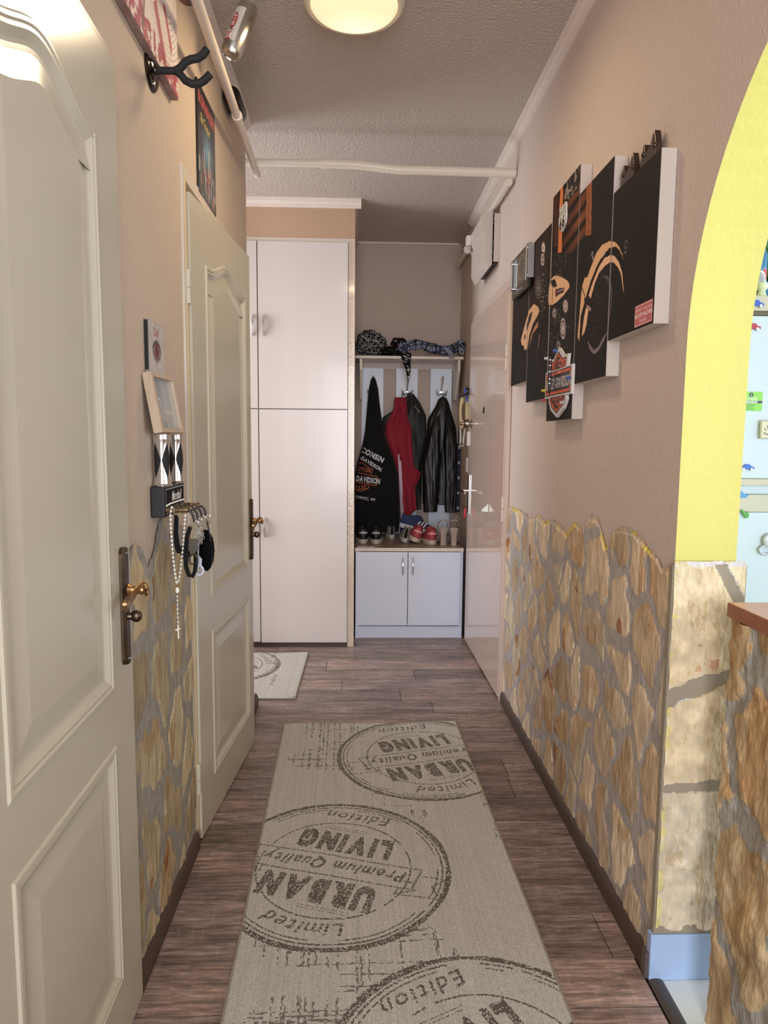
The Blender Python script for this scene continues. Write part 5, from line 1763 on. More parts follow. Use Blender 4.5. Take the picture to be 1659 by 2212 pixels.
# ------------------------------------------------------------------ GARMENTS on the coat rack
def zc(x, y, Y=4.86):
    p = at(740 + x / 3.814, 660 + y / 3.814, Y=Y)
    return p.x, p.z
class Garment:
    def __init__(s, left, right, bottom, Y0, T, folds, seed, N=70, Mc=56, back=.03, fam=.010, top_soft=.12):
        s.Lp = sorted([zc(x, y)[::-1] for x, y in left]); s.Rp = sorted([zc(x, y)[::-1] for x, y in right])
        s.zt = max(s.Lp[-1][0], s.Rp[-1][0])
        bt = sorted([zc(x, y) for x, y in bottom])
        s.bx, s.bz = [b[0] for b in bt], [b[1] for b in bt]
        s.Y0, s.T, s.folds, s.seed, s.fam = Y0, T, folds, seed, fam
        s.N, s.Mc, s.back, s.ts = N, Mc, back, top_soft
    def LR(s, z):
        return (np.interp(z, [a for a, b in s.Lp], [b for a, b in s.Lp]), np.interp(z, [a for a, b in s.Rp], [b for a, b in s.Rp]))
    def front(s, u, v):
        u = np.asarray(u, float); v = np.asarray(v, float)
        bulge = np.clip(1 - np.abs(2 * u - 1) ** 2.6, 0, 1) ** .5
        f = 0
        r = random.Random(s.seed)
        for k in range(s.folds):
            fr, ph, sl = r.uniform(1.6, 6.0), r.uniform(0, 6.28), r.uniform(-2.6, 2.6)
            w = np.sin((u - .5) * fr * (1 + .5 * v) * 2 + ph + sl * v * 2)
            f = f + (1 - np.abs(w)) ** 1.6 * r.uniform(.4, 1.0)
        f = f / s.folds
        cr = fbm(u * 4 + s.seed + v * 2, v * 5 - u * 2, s.seed, 2) - .5
        ramp = np.clip(v / s.ts, 0, 1) ** .6
        return s.Y0 - ramp * bulge * (s.T * (.75 + .25 * v) + s.fam * 2.4 * (f - .3) + s.fam * 2.6 * cr)
    def uv(s, X, Z):
        l, r = s.LR(Z)
        zb = np.interp(X, s.bx, s.bz)
        return (X - l) / (r - l + 1e-6), (s.zt - Z) / (s.zt - zb)
    def build(s, name, m, parent, color=None):
        N, Mc = s.N, s.Mc
        vs = []
        def zbot(u):
            zmin = min(s.bz)
            l, r = s.LR(zmin + .01)
            return float(np.interp(l + (r - l) * u, s.bx, s.bz))
        for i in range(N + 1):
            v = i / N
            ring = []
            for j in range(Mc + 1):
                u = j / Mc
                z = s.zt + (zbot(u) - s.zt) * v
                l, r = s.LR(z)
                ring.append(Vector((l + (r - l) * u, float(s.front(u, v)), z)))
            bk = []
            for j in range(1, 8):
                u = 1 - j / 8
                z = s.zt + (zbot(u) - s.zt) * v
                l, r = s.LR(z)
                bk.append(Vector((l + (r - l) * u, s.Y0 + s.back * math.sin(math.pi * j / 8) * min(1, v / s.ts), z)))
            vs.append(ring + bk)
        mb = MB()
        mb.rings(vs, True, True)
        o = mb.build(name, m, parent, auto=0)
        return o
def decal(name, tris, g, m, parent, off=.0012):
    mb = MB()
    for t in tris:
        P = []
        ok = True
        for X, Z in t:
            u, v = g.uv(X, Z)
            if u < .03 or u > .97:
                ok = False
            P.append(Vector((X, float(g.front(np.clip(u, 0, 1), v)) - off, Z)))
        if ok:
            mb.add(P, [(0, 1, 2)])
    return mb.build(name, m, parent, auto=0)
def cloth_text(txt, zx, zy, size, rot, bold=.02, sx=1.0, arc=None, spacing=1.0):
    cx, cz_ = zc(zx, zy)
    a = R(rot)
    out = []
    for t in text_tris(txt, size, bold, sx, 0, spacing, arc):
        out.append([(cx + x * math.cos(a) - y * math.sin(a), cz_ + x * math.sin(a) + y * math.cos(a)) for x, y in t])
    return out
def cloth_line(pts, w):
    P = [zc(*p) for p in pts]
    out = []
    for (x0, y0), (x1, y1) in zip(P[:-1], P[1:]):
        n = max(1, int(math.hypot(x1 - x0, y1 - y0) / .012))
        L_ = math.hypot(x1 - x0, y1 - y0) + 1e-9
        nx, ny = -(y1 - y0) / L_ * w / 2, (x1 - x0) / L_ * w / 2
        for i in range(n):
            a, b = i / n, (i + 1) / n
            A = (x0 + (x1 - x0) * a, y0 + (y1 - y0) * a); B = (x0 + (x1 - x0) * b, y0 + (y1 - y0) * b)
            out += [[(A[0] - nx, A[1] - ny), (B[0] - nx, B[1] - ny), (B[0] + nx, B[1] + ny)], [(A[0] - nx, A[1] - ny), (B[0] + nx, B[1] + ny), (A[0] + nx, A[1] + ny)]]
    return out

# dark jacket hanging behind
jk = thing('dark_jacket', (.37, 4.95, .62), 'dark hooded nylon jacket hanging behind the crimson one', 'jacket', 'garments on the coat rack')
g = Garment([(560, 706), (545, 720), (500, 800), (430, 855), (335, 915), (330, 1000), (400, 1300), (470, 1600), (480, 1700)],
            [(580, 706), (600, 722), (640, 775), (672, 835), (700, 900), (706, 980), (700, 1120), (670, 1300), (664, 1500), (660, 1697)],
            [(300, 1697), (680, 1697)], 4.992, .028, 6, 21, back=.018)
g.build('jacket_body', 'darknylon', jk)
mb = MB()
mb.tube([Vector((*zc(590, 825, 4.84)[:1], 4.84, zc(590, 825, 4.84)[1])), Vector((zc(615, 855, 4.84)[0], 4.83, zc(615, 855, 4.84)[1])), Vector((zc(632, 880, 4.84)[0], 4.83, zc(632, 880, 4.84)[1]))], .0018, 6)
mb.ball(Vector((zc(632, 880, 4.84)[0], 4.83, zc(632, 880, 4.84)[1])), .005, 8, 6)
mb.build('zip', 'chrome', jk)

# leather jacket
lj = thing('leather_jacket', (.60, 4.92, .62), 'black leather jacket on the right hook board', 'jacket', 'garments on the coat rack')
g = Garment([(828, 745), (800, 768), (780, 820), (750, 870), (716, 930), (710, 980), (700, 1080), (682, 1180), (668, 1290), (668, 1650)],
            [(848, 745), (870, 757), (890, 795), (905, 860), (930, 940), (948, 1000), (956, 1100), (952, 1300), (948, 1500), (946, 1660)],
            [(660, 1640), (800, 1645), (842, 1640), (950, 1660)], 4.955, .045, 3, 5, fam=.004)
g.build('jacket_body', 'leather', lj)
g = Garment([(800, 900), (745, 960), (712, 1060), (690, 1180), (668, 1300), (666, 1450), (670, 1702)],
            [(806, 900), (812, 1000), (812, 1120), (815, 1300), (800, 1450), (792, 1560), (786, 1702)],
            [(660, 1706), (790, 1700)], 4.90, .045, 3, 9, N=60, Mc=40, fam=.006)
g.build('sleeve', 'leather', lj)
g = Garment([(850, 940), (838, 1100), (846, 1300), (852, 1500), (846, 1560), (850, 1706)],
            [(858, 940), (925, 1040), (954, 1150), (954, 1300), (950, 1500), (946, 1708)],
            [(845, 1708), (950, 1708)], 4.905, .04, 3, 14, N=60, Mc=40, fam=.006)
g.build('sleeve', 'leather', lj)
mb = MB()
zz = lambda x, y, Y: Vector((zc(x, y, Y)[0], Y, zc(x, y, Y)[1]))
mb.tube([zz(822, 1090, 4.85), zz(830, 1300, 4.85), zz(822, 1480, 4.85), zz(800, 1560, 4.848), zz(794, 1660, 4.85)], .0016, 6)
mb.ball(zz(794, 1575, 4.845), .005, 8, 6, sc=(.7, .7, 2))
mb.build('zip', 'steel', lj)
mb = MB(); mb.tube([zz(826, 752, 4.955), zz(838, 722, 4.965), zz(848, 728, 4.965), zz(850, 750, 4.955)], .0025, 8); mb.build('hanging_loop', 'black', lj)

# crimson track jacket
rj = thing('track_jacket', (.26, 4.88, .60), 'crimson track jacket with white sleeve stripes on the middle hooks', 'jacket', 'garments on the coat rack')
g = Garment([(440, 752), (430, 765), (425, 835), (395, 905), (352, 985), (350, 1060), (385, 1170), (425, 1270), (450, 1380), (462, 1500), (475, 1690), (480, 1790)],
            [(520, 752), (528, 768), (536, 805), (542, 920), (575, 1010), (580, 1150), (596, 1320), (652, 1385), (645, 1430), (605, 1500), (612, 1600), (618, 1692), (619, 1790)],
            [(470, 1788), (530, 1786), (541, 1694), (622, 1688)], 4.925, .045, 6, 33, fam=.010, back=.02)
g.build('jacket_body', 'red', rj)
tr = []
for k, dx in enumerate((0, 14)):
    tr += cloth_line([(464 + dx, 1225 + k * 55), (469 + dx, 1350), (476 + dx, 1500), (483 + dx, 1640), (488 + dx, 1784)], .0075)
tr += cloth_line([(474, 1340), (482, 1500), (490, 1650), (492, 1784)], .003)
decal('sleeve_stripe', tr, g, 'whitefab', rj, .002)
mb = MB(); mb.tube([zz(487, 758, 4.90), zz(492, 724, 4.965), zz(502, 722, 4.965), zz(512, 750, 4.90)], .003, 8); mb.build('hanging_loop', 'black', rj)

# black hoodie
hd = thing('hoodie', (.08, 4.86, .60), 'black hoodie with motorcycle brand lettering at the left of the coat rack', 'hoodie', 'garments on the coat rack')
g = Garment([(246, 588), (235, 602), (217, 680), (206, 780), (196, 900), (186, 1020), (165, 1140), (140, 1225), (118, 1310), (100, 1400), (96, 1500), (94, 1700), (94, 1930)],
            [(264, 588), (276, 612), (295, 690), (306, 800), (322, 915), (350, 1060), (385, 1170), (425, 1270), (460, 1390), (470, 1550), (475, 1750), (465, 1860), (455, 1950)],
            [(80, 1870), (300, 1872), (345, 1862), (460, 1866)], 4.89, .060, 5, 41, N=90, Mc=64, fam=.006, top_soft=.2)
g.build('hoodie_body', 'blackcloth', hd)
WH = mat('white_print', (214, 216, 224), .6)
ORG_ = mat('orange_print', (176, 92, 52), .6)
for t_ in (cloth_text('CONSIN', 246, 1230, .050, -27, .04, .86), cloth_text('-DAVIDSON.', 236, 1302, .036, -31, .03, .80), cloth_text('Y-DAVIDSON', 190, 1432, .054, -7, .03, .56), cloth_text('OMOWOC, WI', 165, 1583, .028, -8, .01, .9)):
    decal('white_lettering', t_, g, WH, hd, .0016)
t_ = cloth_text('OTOR', 176, 1352, .040, -10, .02, .85) + cloth_text('CLES', 152, 1498, .040, 8, .02, .85)
t_ += cloth_line([(98, 1372), (285, 1408), (277, 1482), (98, 1452), ], .005) + cloth_line([(118, 1305), (160, 1294), (215, 1336), (249, 1345), (235, 1386)], .0045)
t_ += cloth_line([(98, 1518), (150, 1530), (205, 1508), (218, 1496), (206, 1478)], .0045)
decal('orange_emblem', t_, g, ORG_, hd, .0014)

# ------------------------------------------------------------------ SHOES
def sneaker(name, lab, up_m, sole_m, heel_txt=None, tab_m=None, L_=.285, w=.088, h=.088, grp=None, canvas_low=False, stripes=None):
    """built at the origin: heel towards -y, toe towards +y"""
    t = thing(name, (0, 0, 0), lab, 'shoe', grp)
    def outline(k, ymax, y0=0, dz=0, n=40, inset=0):
        pts = []
        for i in range(n):
            a = 2 * math.pi * i / n
            c, s_ = math.cos(a), math.sin(a)
            yy = (0.5 - 0.5 * s_)
            yy = y0 + (ymax - y0) * (.5 - .5 * math.copysign(abs(s_) ** .75, s_))
            f = yy / L_
            wid = w * (.80 + .24 * math.sin(math.pi * min(1, max(0, (f - .1) / .95))) ** 1.2) / 2
            pts.append((math.copysign(abs(c) ** .85, c) * (wid * k - inset), yy))
        return pts
    rs = []
    for z, k, ym, y0 in ((0, .97, L_ - .006, .004), (.004, 1.0, L_, 0), (.024, 1.02, L_ + .001, -.001), (.030, 1.0, L_, 0)):
        rs.append([Vector((x, y, z)) for x, y in outline(k, ym, y0)])
    MB().rings(rs, True, True).build('sole', sole_m, t, auto=50)
    rs = []
    for z, k, ym, y0 in ((.029, .97, L_ - .004, .003), (.042, .95, L_ - .012, .001), (.052, .90, L_ - .040, .002), (.062, .82, L_ * .70, .004), (.072, .74, L_ * .58, .005), (h, .66, L_ * .50, .003), (h + .003, .60, L_ * .48, .006)):
        rs.append([Vector((x, y, z + .014 * max(0, 1 - y / .03) * (z > .08) + (.016 * math.exp(-((y - L_ * .46) / .05) ** 2) if z > .08 else 0))) for x, y in outline(k, ym, y0)])
    inn = [Vector((p.x * .84, .006 + p.y * .93, p.z - .002)) for p in rs[-1]]
    deep = [Vector((p.x * .8, .012 + p.y * .88, .045)) for p in rs[-1]]
    rs += [inn, deep]
    MB().rings(rs, True, True).build('upper', up_m, t, auto=60)
    if tab_m:
        mb = MB()
        vs, fs = [], []
        for i in range(6):
            z = .060 + .034 * i / 5
            for j in range(9):
                x = (-1 + j / 4) * (.022 - .004 * (i == 5))
                vs.append(Vector((x, -.0015 + 9.0 * x * x * 1.6 + .0005, z)))
        for i in range(5):
            for j in range(8):
                fs.append((i * 9 + j, i * 9 + j + 1, i * 9 + j + 10, i * 9 + j + 9))
        mb.add(vs, fs, True)
        tb_ = mb.build('heel_tab', tab_m, t, auto=0)
        if heel_txt:
            mb = MB()
            for tr_ in text_tris(heel_txt, .019, .03, 1.0):
                mb.add([Vector((x, -.0032 + 14.4 * x * x, .078 + y)) for x, y in tr_], [(0, 1, 2)])
            mb.build('heel_lettering', WH, tb_, auto=0)
    if stripes:
        mb = MB()
        for side in (-1, 1):
            for k in range(3):
                y = .105 + k * .024
                q = []
                for f in range(7):
                    z = .034 + .040 * f / 6
                    yy = y + .022 * f / 6
                    fr = yy / L_
                    wid = w * (.80 + .24 * math.sin(math.pi * min(1, max(0, (fr - .1) / .95))) ** 1.2) / 2
                    kz = np.interp(z, [.029, .042, .052, .062, .072, .088], [.97, .95, .90, .82, .74, .66])
                    x = side * (wid * kz + .0018)
                    q.append((Vector((x, yy, z)), Vector((x, yy + .011, z))))
                vs = [p for a in q for p in a]
                mb.add(vs, [(2 * i, 2 * i + 1, 2 * i + 3, 2 * i + 2) for i in range(6)])
        mb.build('side_stripes', stripes, t, auto=0)
    return t
BS = mat('black_shoe_leather', (20, 21, 22), .45, bump=(200, .3, .001))
RS = mat('dusty_red_suede', (168, 76, 84), .8, bump=(300, .4, .001))
RT = mat('red_gloss_tab', (190, 40, 58), .3)
NV = mat('navy_suede', (40, 50, 92), .8, bump=(250, .3, .001))
def place(o, loc, rx=0, ry=0, rz=0):
    o.location = loc
    o.rotation_euler = (R(rx), R(ry), R(rz))
    ORG[o.name] = Vector(loc)
bs1 = sneaker('sneaker', 'black sneaker with a worn white sole, leftmost on the shoe cabinet', BS, 'rubber_white', 'adidas', mat('black_tab', (26, 26, 28), .4), grp='black sneaker pair')
place(bs1, (.025, 4.535, .601), rz=3)
bs2 = copy_tree(bs1, (.108, 4.525, .601), 'black sneaker with a worn white sole, second from the left', R(-2))
rs1 = sneaker('sneaker', 'dusty red sneaker leaning to the left, with a cream sole', RS, mat('cream_sole', (206, 192, 176), .6), 'adidas', RT, w=.100, grp='red sneaker pair')
place(rs1, (.366, 4.535, .603), ry=19, rz=-4)
rs1.location.z = .615
rs2 = copy_tree(rs1, (.484, 4.50, .601), 'dusty red sneaker standing upright beside the beige heels', R(2))
rs2.rotation_euler = (0, 0, R(2))
nv = sneaker('sneaker', 'navy blue suede sneaker with white stripes lying behind the red pair', NV, mat('pale_sole', (190, 196, 206), .6), None, None, stripes=WH)
place(nv, (.285, 4.79, .625), rz=-84)
nv.rotation_euler = (R(0), R(0), R(-82))
nv.location.z = .64
nv.rotation_euler = Matrix.Rotation(R(-82), 3, 'Z').to_euler()
nv.rotation_euler = (Matrix.Rotation(R(14), 3, 'Y') @ Matrix.Rotation(R(-84), 3, 'Z')).to_euler()
nv.location = (.275, 4.77, .690)
# block that the navy shoe rests on: its mate lying under it
nv2 = copy_tree(nv, (.285, 4.84, .604), 'navy suede sneaker mostly hidden behind the red pair')
nv2.rotation_euler = (0, 0, R(-86))
VP = Paint(0, 1, 0, 1, .02, (0, 0, 0))
GR = mat('doodle_canvas', (214, 214, 208), .7)
_nt = GR.node_tree
_v = _nt.nodes.new('ShaderNodeTexVoronoi'); _v.feature = 'DISTANCE_TO_EDGE'; _v.inputs['Scale'].default_value = 90
_t = _nt.nodes.new('ShaderNodeTexCoord'); _r = _nt.nodes.new('ShaderNodeValToRGB')
_r.color_ramp.elements[0].position = .10; _r.color_ramp.elements[0].color = (.01, .01, .012, 1)
_r.color_ramp.elements[1].position = .14; _r.color_ramp.elements[1].color = (.62, .62, .6, 1)
_nt.links.new(_t.outputs['Object'], _v.inputs['Vector']); _nt.links.new(_v.outputs['Distance'], _r.inputs[0]); _nt.links.new(_r.outputs[0], _nt.nodes['Principled BSDF'].inputs['Base Color'])
so = sneaker('slip_on_shoe', 'white slip-on shoe with black doodles and a black heel strip', GR, 'rubber_white', None, None, w=.078, h=.078, grp='doodle slip-on pair')
mb = MB()
mb.prism([(-.008, -.004, .032), (.008, -.004, .032), (.008, -.004, .092), (-.008, -.004, .092)], (0, .010, 0))
mb.build('heel_strip', 'blackcloth', so)
place(so, (.300, 4.57, .606), ry=12, rz=-6)
so2 = copy_tree(so, (.226, 4.765, .601), 'white slip-on shoe half hidden under the hem of the black hoodie', R(2))
so2.rotation_euler = (0, 0, R(2))

def heel_shoe(lab, loc, rz):
    t = thing('block_heel_sandal', (0, 0, 0), lab, 'shoe', 'beige heeled sandal pair')
    BG = mat('taupe_satin', (168, 150, 140), .35)
    rs = [[Vector((a * w_, b * d_ + yo, z)) for a, b in [(-1, -1), (-.6, -1.15), (.6, -1.15), (1, -1), (1, 1), (-1, 1)]] for z, w_, d_, yo in ((0, .0185, .014, .026), (.006, .018, .014, .026), (.05, .0165, .014, .026), (.080, .022, .022, .030), (.090, .0245, .026, .034))]
    MB().rings(rs, True, True).build('heel', BG, t, auto=40)
    rs = []
    for i in range(17):
        u = i / 16
        y = .006 + u * .19
        z = .088 * (1 - min(1, u / .68)) ** 1.25 * (1 + 0) + .004
        wd = .026 + .014 * math.sin(math.pi * min(1, max(0, (u - .2) / .9))) - .010 * max(0, u - .85) / .15
        rs.append([Vector((-wd, y, z + .006)), Vector((wd, y, z + .006)), Vector((wd, y, z)), Vector((-wd, y, z))])
    MB().rings(rs, True, False).build('sole', BG, t)
    mb = MB()
    rs = []
    for i in range(7):
        y = .128 + i * .009
        rs.append([Vector((.039 * math.cos(a), y, .008 + (.052 - .022 * i / 6) * math.sin(a))) for a in [math.pi * k / 14 for k in range(15)]])
    vs = [p for r_ in rs for p in r_]
    mb.add(vs, [(i * 15 + j, i * 15 + j + 1, (i + 1) * 15 + j + 1, (i + 1) * 15 + j) for i in range(6) for j in range(14)], True)
    o = mb.build('vamp', BG, t, auto=0)
    sd = o.modifiers.new('solid', 'SOLIDIFY'); sd.thickness = .002
    pts = [(.036, .125, .04), (.034, .09, .075), (.030, .04, .118), (.020, .008, .138), (0, -.004, .144), (-.020, .008, .138), (-.030, .04, .118), (-.034, .09, .075), (-.036, .125, .04)]
    MB().tube(pts, .003, 8, flat=1.6).build('sling_strap', BG, t)
    place(t, loc, rz=rz)
    t.scale = (1.0, 1.0, 1.2)
    return t
h1 = heel_shoe('taupe block-heel sandal, the left one of the pair', (.557, 4.475, .601), 4)
h2 = copy_tree(h1, (.622, 4.465, .601), 'taupe block-heel sandal at the right end of the shoe cabinet', R(-8))
tag(MB().box(-.015, .095, 4.395, 4.425, .601, .6035).build('paper_slip', 'whitefab'), 'narrow white paper slip on the cabinet edge below the black sneakers', 'paper')

# ------------------------------------------------------------------ CLOTHS on the shelf
ZS = 1.8635
def crumple(c, r, sc, seed, n=64, m=44, amp=.22, fr=3.0, ridge=.12):
    def fn(d):
        q = Vector((d.x / sc[0], d.y / sc[1], d.z / sc[2]))
        a = mnoise.noise(q * fr + Vector((seed, 0, 0)))
        b = 1 - abs(mnoise.noise(q * fr * 3.1 + Vector((0, seed, 0)))) * 2
        c_ = mnoise.noise(q * fr * 7 + Vector((0, 0, seed)))
        return 1 + amp * a + ridge * (b - .6) + .04 * c_
    mb = MB()
    mb.ball(c, r, n, m, sc, fn)
    for v in mb.v:
        if v.z < ZS:
            v.z = ZS + (v.z - ZS) * .02
    return mb
def zcol(f):
    return f
def paisley(p):
    a = mnoise.noise(p * 110) + .5 * mnoise.noise(p * 260)
    return (178, 180, 178) if a > .22 else ((96, 98, 98) if a > .12 else (16, 17, 18))
c0 = at(801, 742, Y=4.88)
mb = crumple((c0.x, 4.88, c0.z - .005), .100, (1.0, .95, .88), 3, 120, 90, .20, 2.6, .15)
o = mb.build('patterned_scarf', 'cloth', auto=0); vcol(o, paisley)
tag(o, 'crumpled black and white patterned scarf, left end of the rack shelf', 'scarf')
def skulls(p):
    a = mnoise.noise(p * 60)
    return (150, 150, 152) if a > .48 else (14, 14, 15)
c0 = at(848, 758, Y=4.86)
mb = crumple((c0.x, 4.86, ZS + .03), .085, (1.15, .9, .55), 8, 80, 50, .25, 2.4, .2)
o = mb.build('black_bandana', 'cloth', auto=0); vcol(o, skulls)
tag(o, 'crumpled black bandana with pale motifs beside the patterned scarf', 'bandana')
def redblack(p):
    a = mnoise.noise(p * 26 + Vector((3, 1, 0)))
    return (150, 36, 44) if a > .18 else ((150, 150, 152) if mnoise.noise(p * 70) > .5 else (16, 15, 16))
c0 = at(862, 741, Y=4.84)
mb = crumple((c0.x, 4.84, c0.z), .055, (1.0, .8, .62), 13, 60, 40, .25, 2.4, .2)
o = mb.build('red_bandana', 'cloth', auto=0); vcol(o, redblack)
tag(o, 'black and red bandana on top of the heap of cloths on the shelf', 'bandana')
# bandana tail hanging over the shelf edge
mb = MB()
rs = []
for i in range(26):
    v = i / 25
    cx_ = np.interp(v, [0, .3, .6, 1], [876.5, 878, 882, 881])
    yy = 762 + 62 * v
    hw = np.interp(v, [0, .12, .45, .75, 1], [11, 11, 6.5, 4, .6])
    yd = 4.735 if v > .1 else 4.735 + (.1 - v) * .5
    c_ = at(cx_, yy, Y=yd)
    k = 4.735 / 1480
    ring = []
    for j in range(16):
        a = 2 * math.pi * j / 16
        ring.append(c_ + Vector((hw * k * math.cos(a), (.006 + .008 * abs(math.sin(3 * a))) * math.sin(a) * min(1, hw / 4), 0)))
    rs.append(ring)
mb.rings(rs, True, True)
o = mb.build('hanging_bandana', 'cloth', auto=0)
vcol(o, lambda p: (196, 196, 196) if (mnoise.noise(p * 75) > .33 or abs(math.sin(p.z * 95 + p.x * 40)) < .06) else (15, 15, 16))
tag(o, 'twisted tail of a black bandana hanging over the shelf front edge', 'bandana')
# plaid scarf
mb = MB()
path = [(860, 752), (875, 745), (895, 741), (912, 741), (930, 750), (948, 752), (965, 755), (982, 748), (996, 741), (1003, 748), (1000, 760)]
P_ = []
for i in range(110):
    t_ = i / 109 * (len(path) - 1)
    k = min(int(t_), len(path) - 2); f = t_ - k; f = f * f * (3 - 2 * f)
    x = path[k][0] * (1 - f) + path[k + 1][0] * f; y = path[k][1] * (1 - f) + path[k + 1][1] * f
    P_.append(at(x, y + 4, Y=4.80 + .02 * math.sin(i * .13)))
rs = []
UVs = []
for i, p in enumerate(P_):
    u = i / 109
    rr = .034 + .012 * mnoise.noise(Vector((u * 9, 2, 0))) + .006 * math.sin(u * 34)
    if u < .04: rr *= u / .04 + .05
    if u > .96: rr *= (1 - u) / .04 + .05
    tw = u * 7
    ring = []
    for j in range(40):
        a = 2 * math.pi * j / 40
        q = rr * (1 + .22 * math.sin(3 * a + tw) + .12 * math.sin(7 * a - tw * 1.7) + .10 * mnoise.noise(Vector((u * 22, math.cos(a) * 2, math.sin(a) * 2))))
        tn = (P_[min(i + 1, 109)] - P_[max(i - 1, 0)]).normalized()
        s1 = Vector((0, 1, 0)); s2 = tn.cross(s1).normalized()
        v_ = p + s1 * math.cos(a) * q * .9 + s2 * math.sin(a) * q * .85
        v_.z = max(v_.z, ZS)
        ring.append(v_)
        UVs.append((u, (a + tw * .55) / (2 * math.pi)))
    rs.append(ring)
mb.rings(rs, True, True)
o = mb.build('plaid_scarf', 'cloth', auto=0)
me = o.data
at_ = me.color_attributes.new('Col', 'FLOAT_COLOR', 'POINT')
buf = []
for n_, v in enumerate(me.vertices):
    u, w_ = UVs[n_] if n_ < len(UVs) else (0, 0)
    a = (u * 13) % 1; b = (w_ * 3) % 1
    x = (a < .5) + (b < .5)
    c_ = [(24, 26, 32), (58, 74, 104), (118, 124, 136)][x]
    if (u * 13) % 2 < .5 and x == 0: c_ = (40, 44, 46)
    if abs(a - .75) < .04 or abs(b - .75) < .05: c_ = (170, 176, 188) if x else (80, 86, 96)
    buf += [*lin(c_), 1]
at_.data.foreach_set('color', buf)
tag(o, 'blue, grey and black plaid scarf twisted along the right of the shelf', 'scarf')
mb = MB()
for i in range(9):
    a = at(968 + i * 1.1, 762 + i * .4, Y=4.742); b = at(970 + i * 1.7, 776 - abs(i - 4) * .5, Y=4.735)
    mb.tube([a + Vector((0, .02, .012)), a, b], .0016, 5)
mb.prism([at(958, 752, Y=4.75), at(966, 750, Y=4.75), at(980, 764, Y=4.74), at(970, 767, Y=4.74)], (0, .006, 0))
fo = mb.build('scarf_fringe', mat('pale_blue_fringe', (126, 132, 146), .85), o)
tn = thing('rolled_tin', at(997, 760, Y=4.76), 'small round grey tin at the right end of the shelf', 'tin')
c_ = at(997, 760, Y=4.755)
MB().lathe([(.016, 0), (.017, .003), (.017, .06), (.016, .062)], c_, (0, 1, 0), 24).build('tin_body', 'black', tn)
MB().lathe([(.0165, .001), (.0165, -.003), (.013, -.003), (.012, .000), (.001, .001)], c_, (0, 1, 0), 24).build('lid_rim', 'steel', tn)
mb = MB()
mb.tube([at(1002, 764, Y=4.78), at(1006, 770, Y=4.77), at(1006, 780, Y=4.765), at(1002, 784, Y=4.765), at(1000, 778, Y=4.765)], .007, 10, flat=.6)
tag(mb.build('leather_strap', mat('tan_leather', (150, 88, 48), .5)), 'short tan leather strap hanging off the right end of the shelf', 'strap')

# ------------------------------------------------------------------ KITCHEN seen through the arch
bar = thing('breakfast_bar', (.95, .4, 0), 'stone-clad breakfast bar with a cherry wood top at the right edge', 'bar')
p = Paint(.26, 1.392, 0, .928, .005, MORTAR)
r = np.random.RandomState(3)
sd_ = fill_seeds([(1.27, .65), (1.30, .35), (1.05, .5)], (-.6, 1.5, 0, 1), .2, 300, 13)
H = stone_field(p, sd_, 25, mort=.03, palette=[(196, 170, 132), (188, 162, 124), (202, 180, 142)], mortar=(170, 168, 160))
st_ = fbm(p.U * 22 + p.V * 4, p.V * 12, 91, 4)
H = H * 2.0 + (st_ - .5) * .030 + .012
o = paint_mesh('stone_face', p, onX(.812, -1), 'stone', parent=bar, height=height_sampler(p, H), smooth=True)
mb = MB()
rs = []
for i in range(40):
    z = .928 * i / 39
    wv = float(fbm(np.array(z * 22), np.array(1.3), 5, 3)) * .03
    rs.append([Vector((.800 - wv * .3 + .006, 1.375 + .0 + wv * .6, z)), Vector((.96, 1.375 + wv * .6, z)), Vector((.96, .26, z)), Vector((.812, .26, z)), Vector((.812, 1.36, z))])
mb.rings(rs, True, False)
mb.build('wall_core', mat('bar_core', (170, 146, 108), .8, bump=(60, .8, .006)), bar)
MB().box(.7865, 1.25, .235, 1.405, .9315, .9605).build('countertop', 'bartop', bar, bevel=.0015)
MB().box(.7845, .7868, .235, 1.4052, .9305, .9600).build('edge_band', 'baredge', bar)

fr_ = thing('fridge', (1.50, 2.5, 0), 'white fridge-freezer covered with magnets in the kitchen', 'fridge')
FX0, FX1, FYf = 1.13, 1.72, 2.2
MB().box(FX0, FX1, FYf + .03, 2.85, .02, 1.765).build('cabinet', 'fridge', fr_, bevel=.004)
MB().box(FX0, FX1, FYf, FYf + .03, 1.718, 1.766).build('top_panel', 'fridgetrim', fr_, bevel=.003)
MB().box(FX0, FX1, FYf + .012, FYf + .03, 1.706, 1.717).build('gap_strip', mat('brown_gap', (110, 98, 82), .6), fr_)
MB().box(FX0, FX1, FYf, FYf + .028, 1.182, 1.702).build('upper_door', 'fridge', fr_, bevel=.002)
MB().box(FX0, FX1, FYf - .002, FYf + .028, 1.159, 1.181).build('upper_door_trim', 'fridgetrim', fr_, bevel=.002)
MB().box(FX0, FX1, FYf + .014, FYf + .03, 1.130, 1.158).build('handle_recess', 'fridge', fr_)
MB().box(FX0, FX1, FYf - .002, FYf + .028, 1.072, 1.129).build('lower_door_trim', 'fridgetrim', fr_, bevel=.002)
MB().box(FX0, FX1, FYf, FYf + .028, .06, 1.071).build('lower_door', 'fridge', fr_, bevel=.002)
def fz_(x, y):
    p = at(x, y, Y=FYf - .001)
    return p
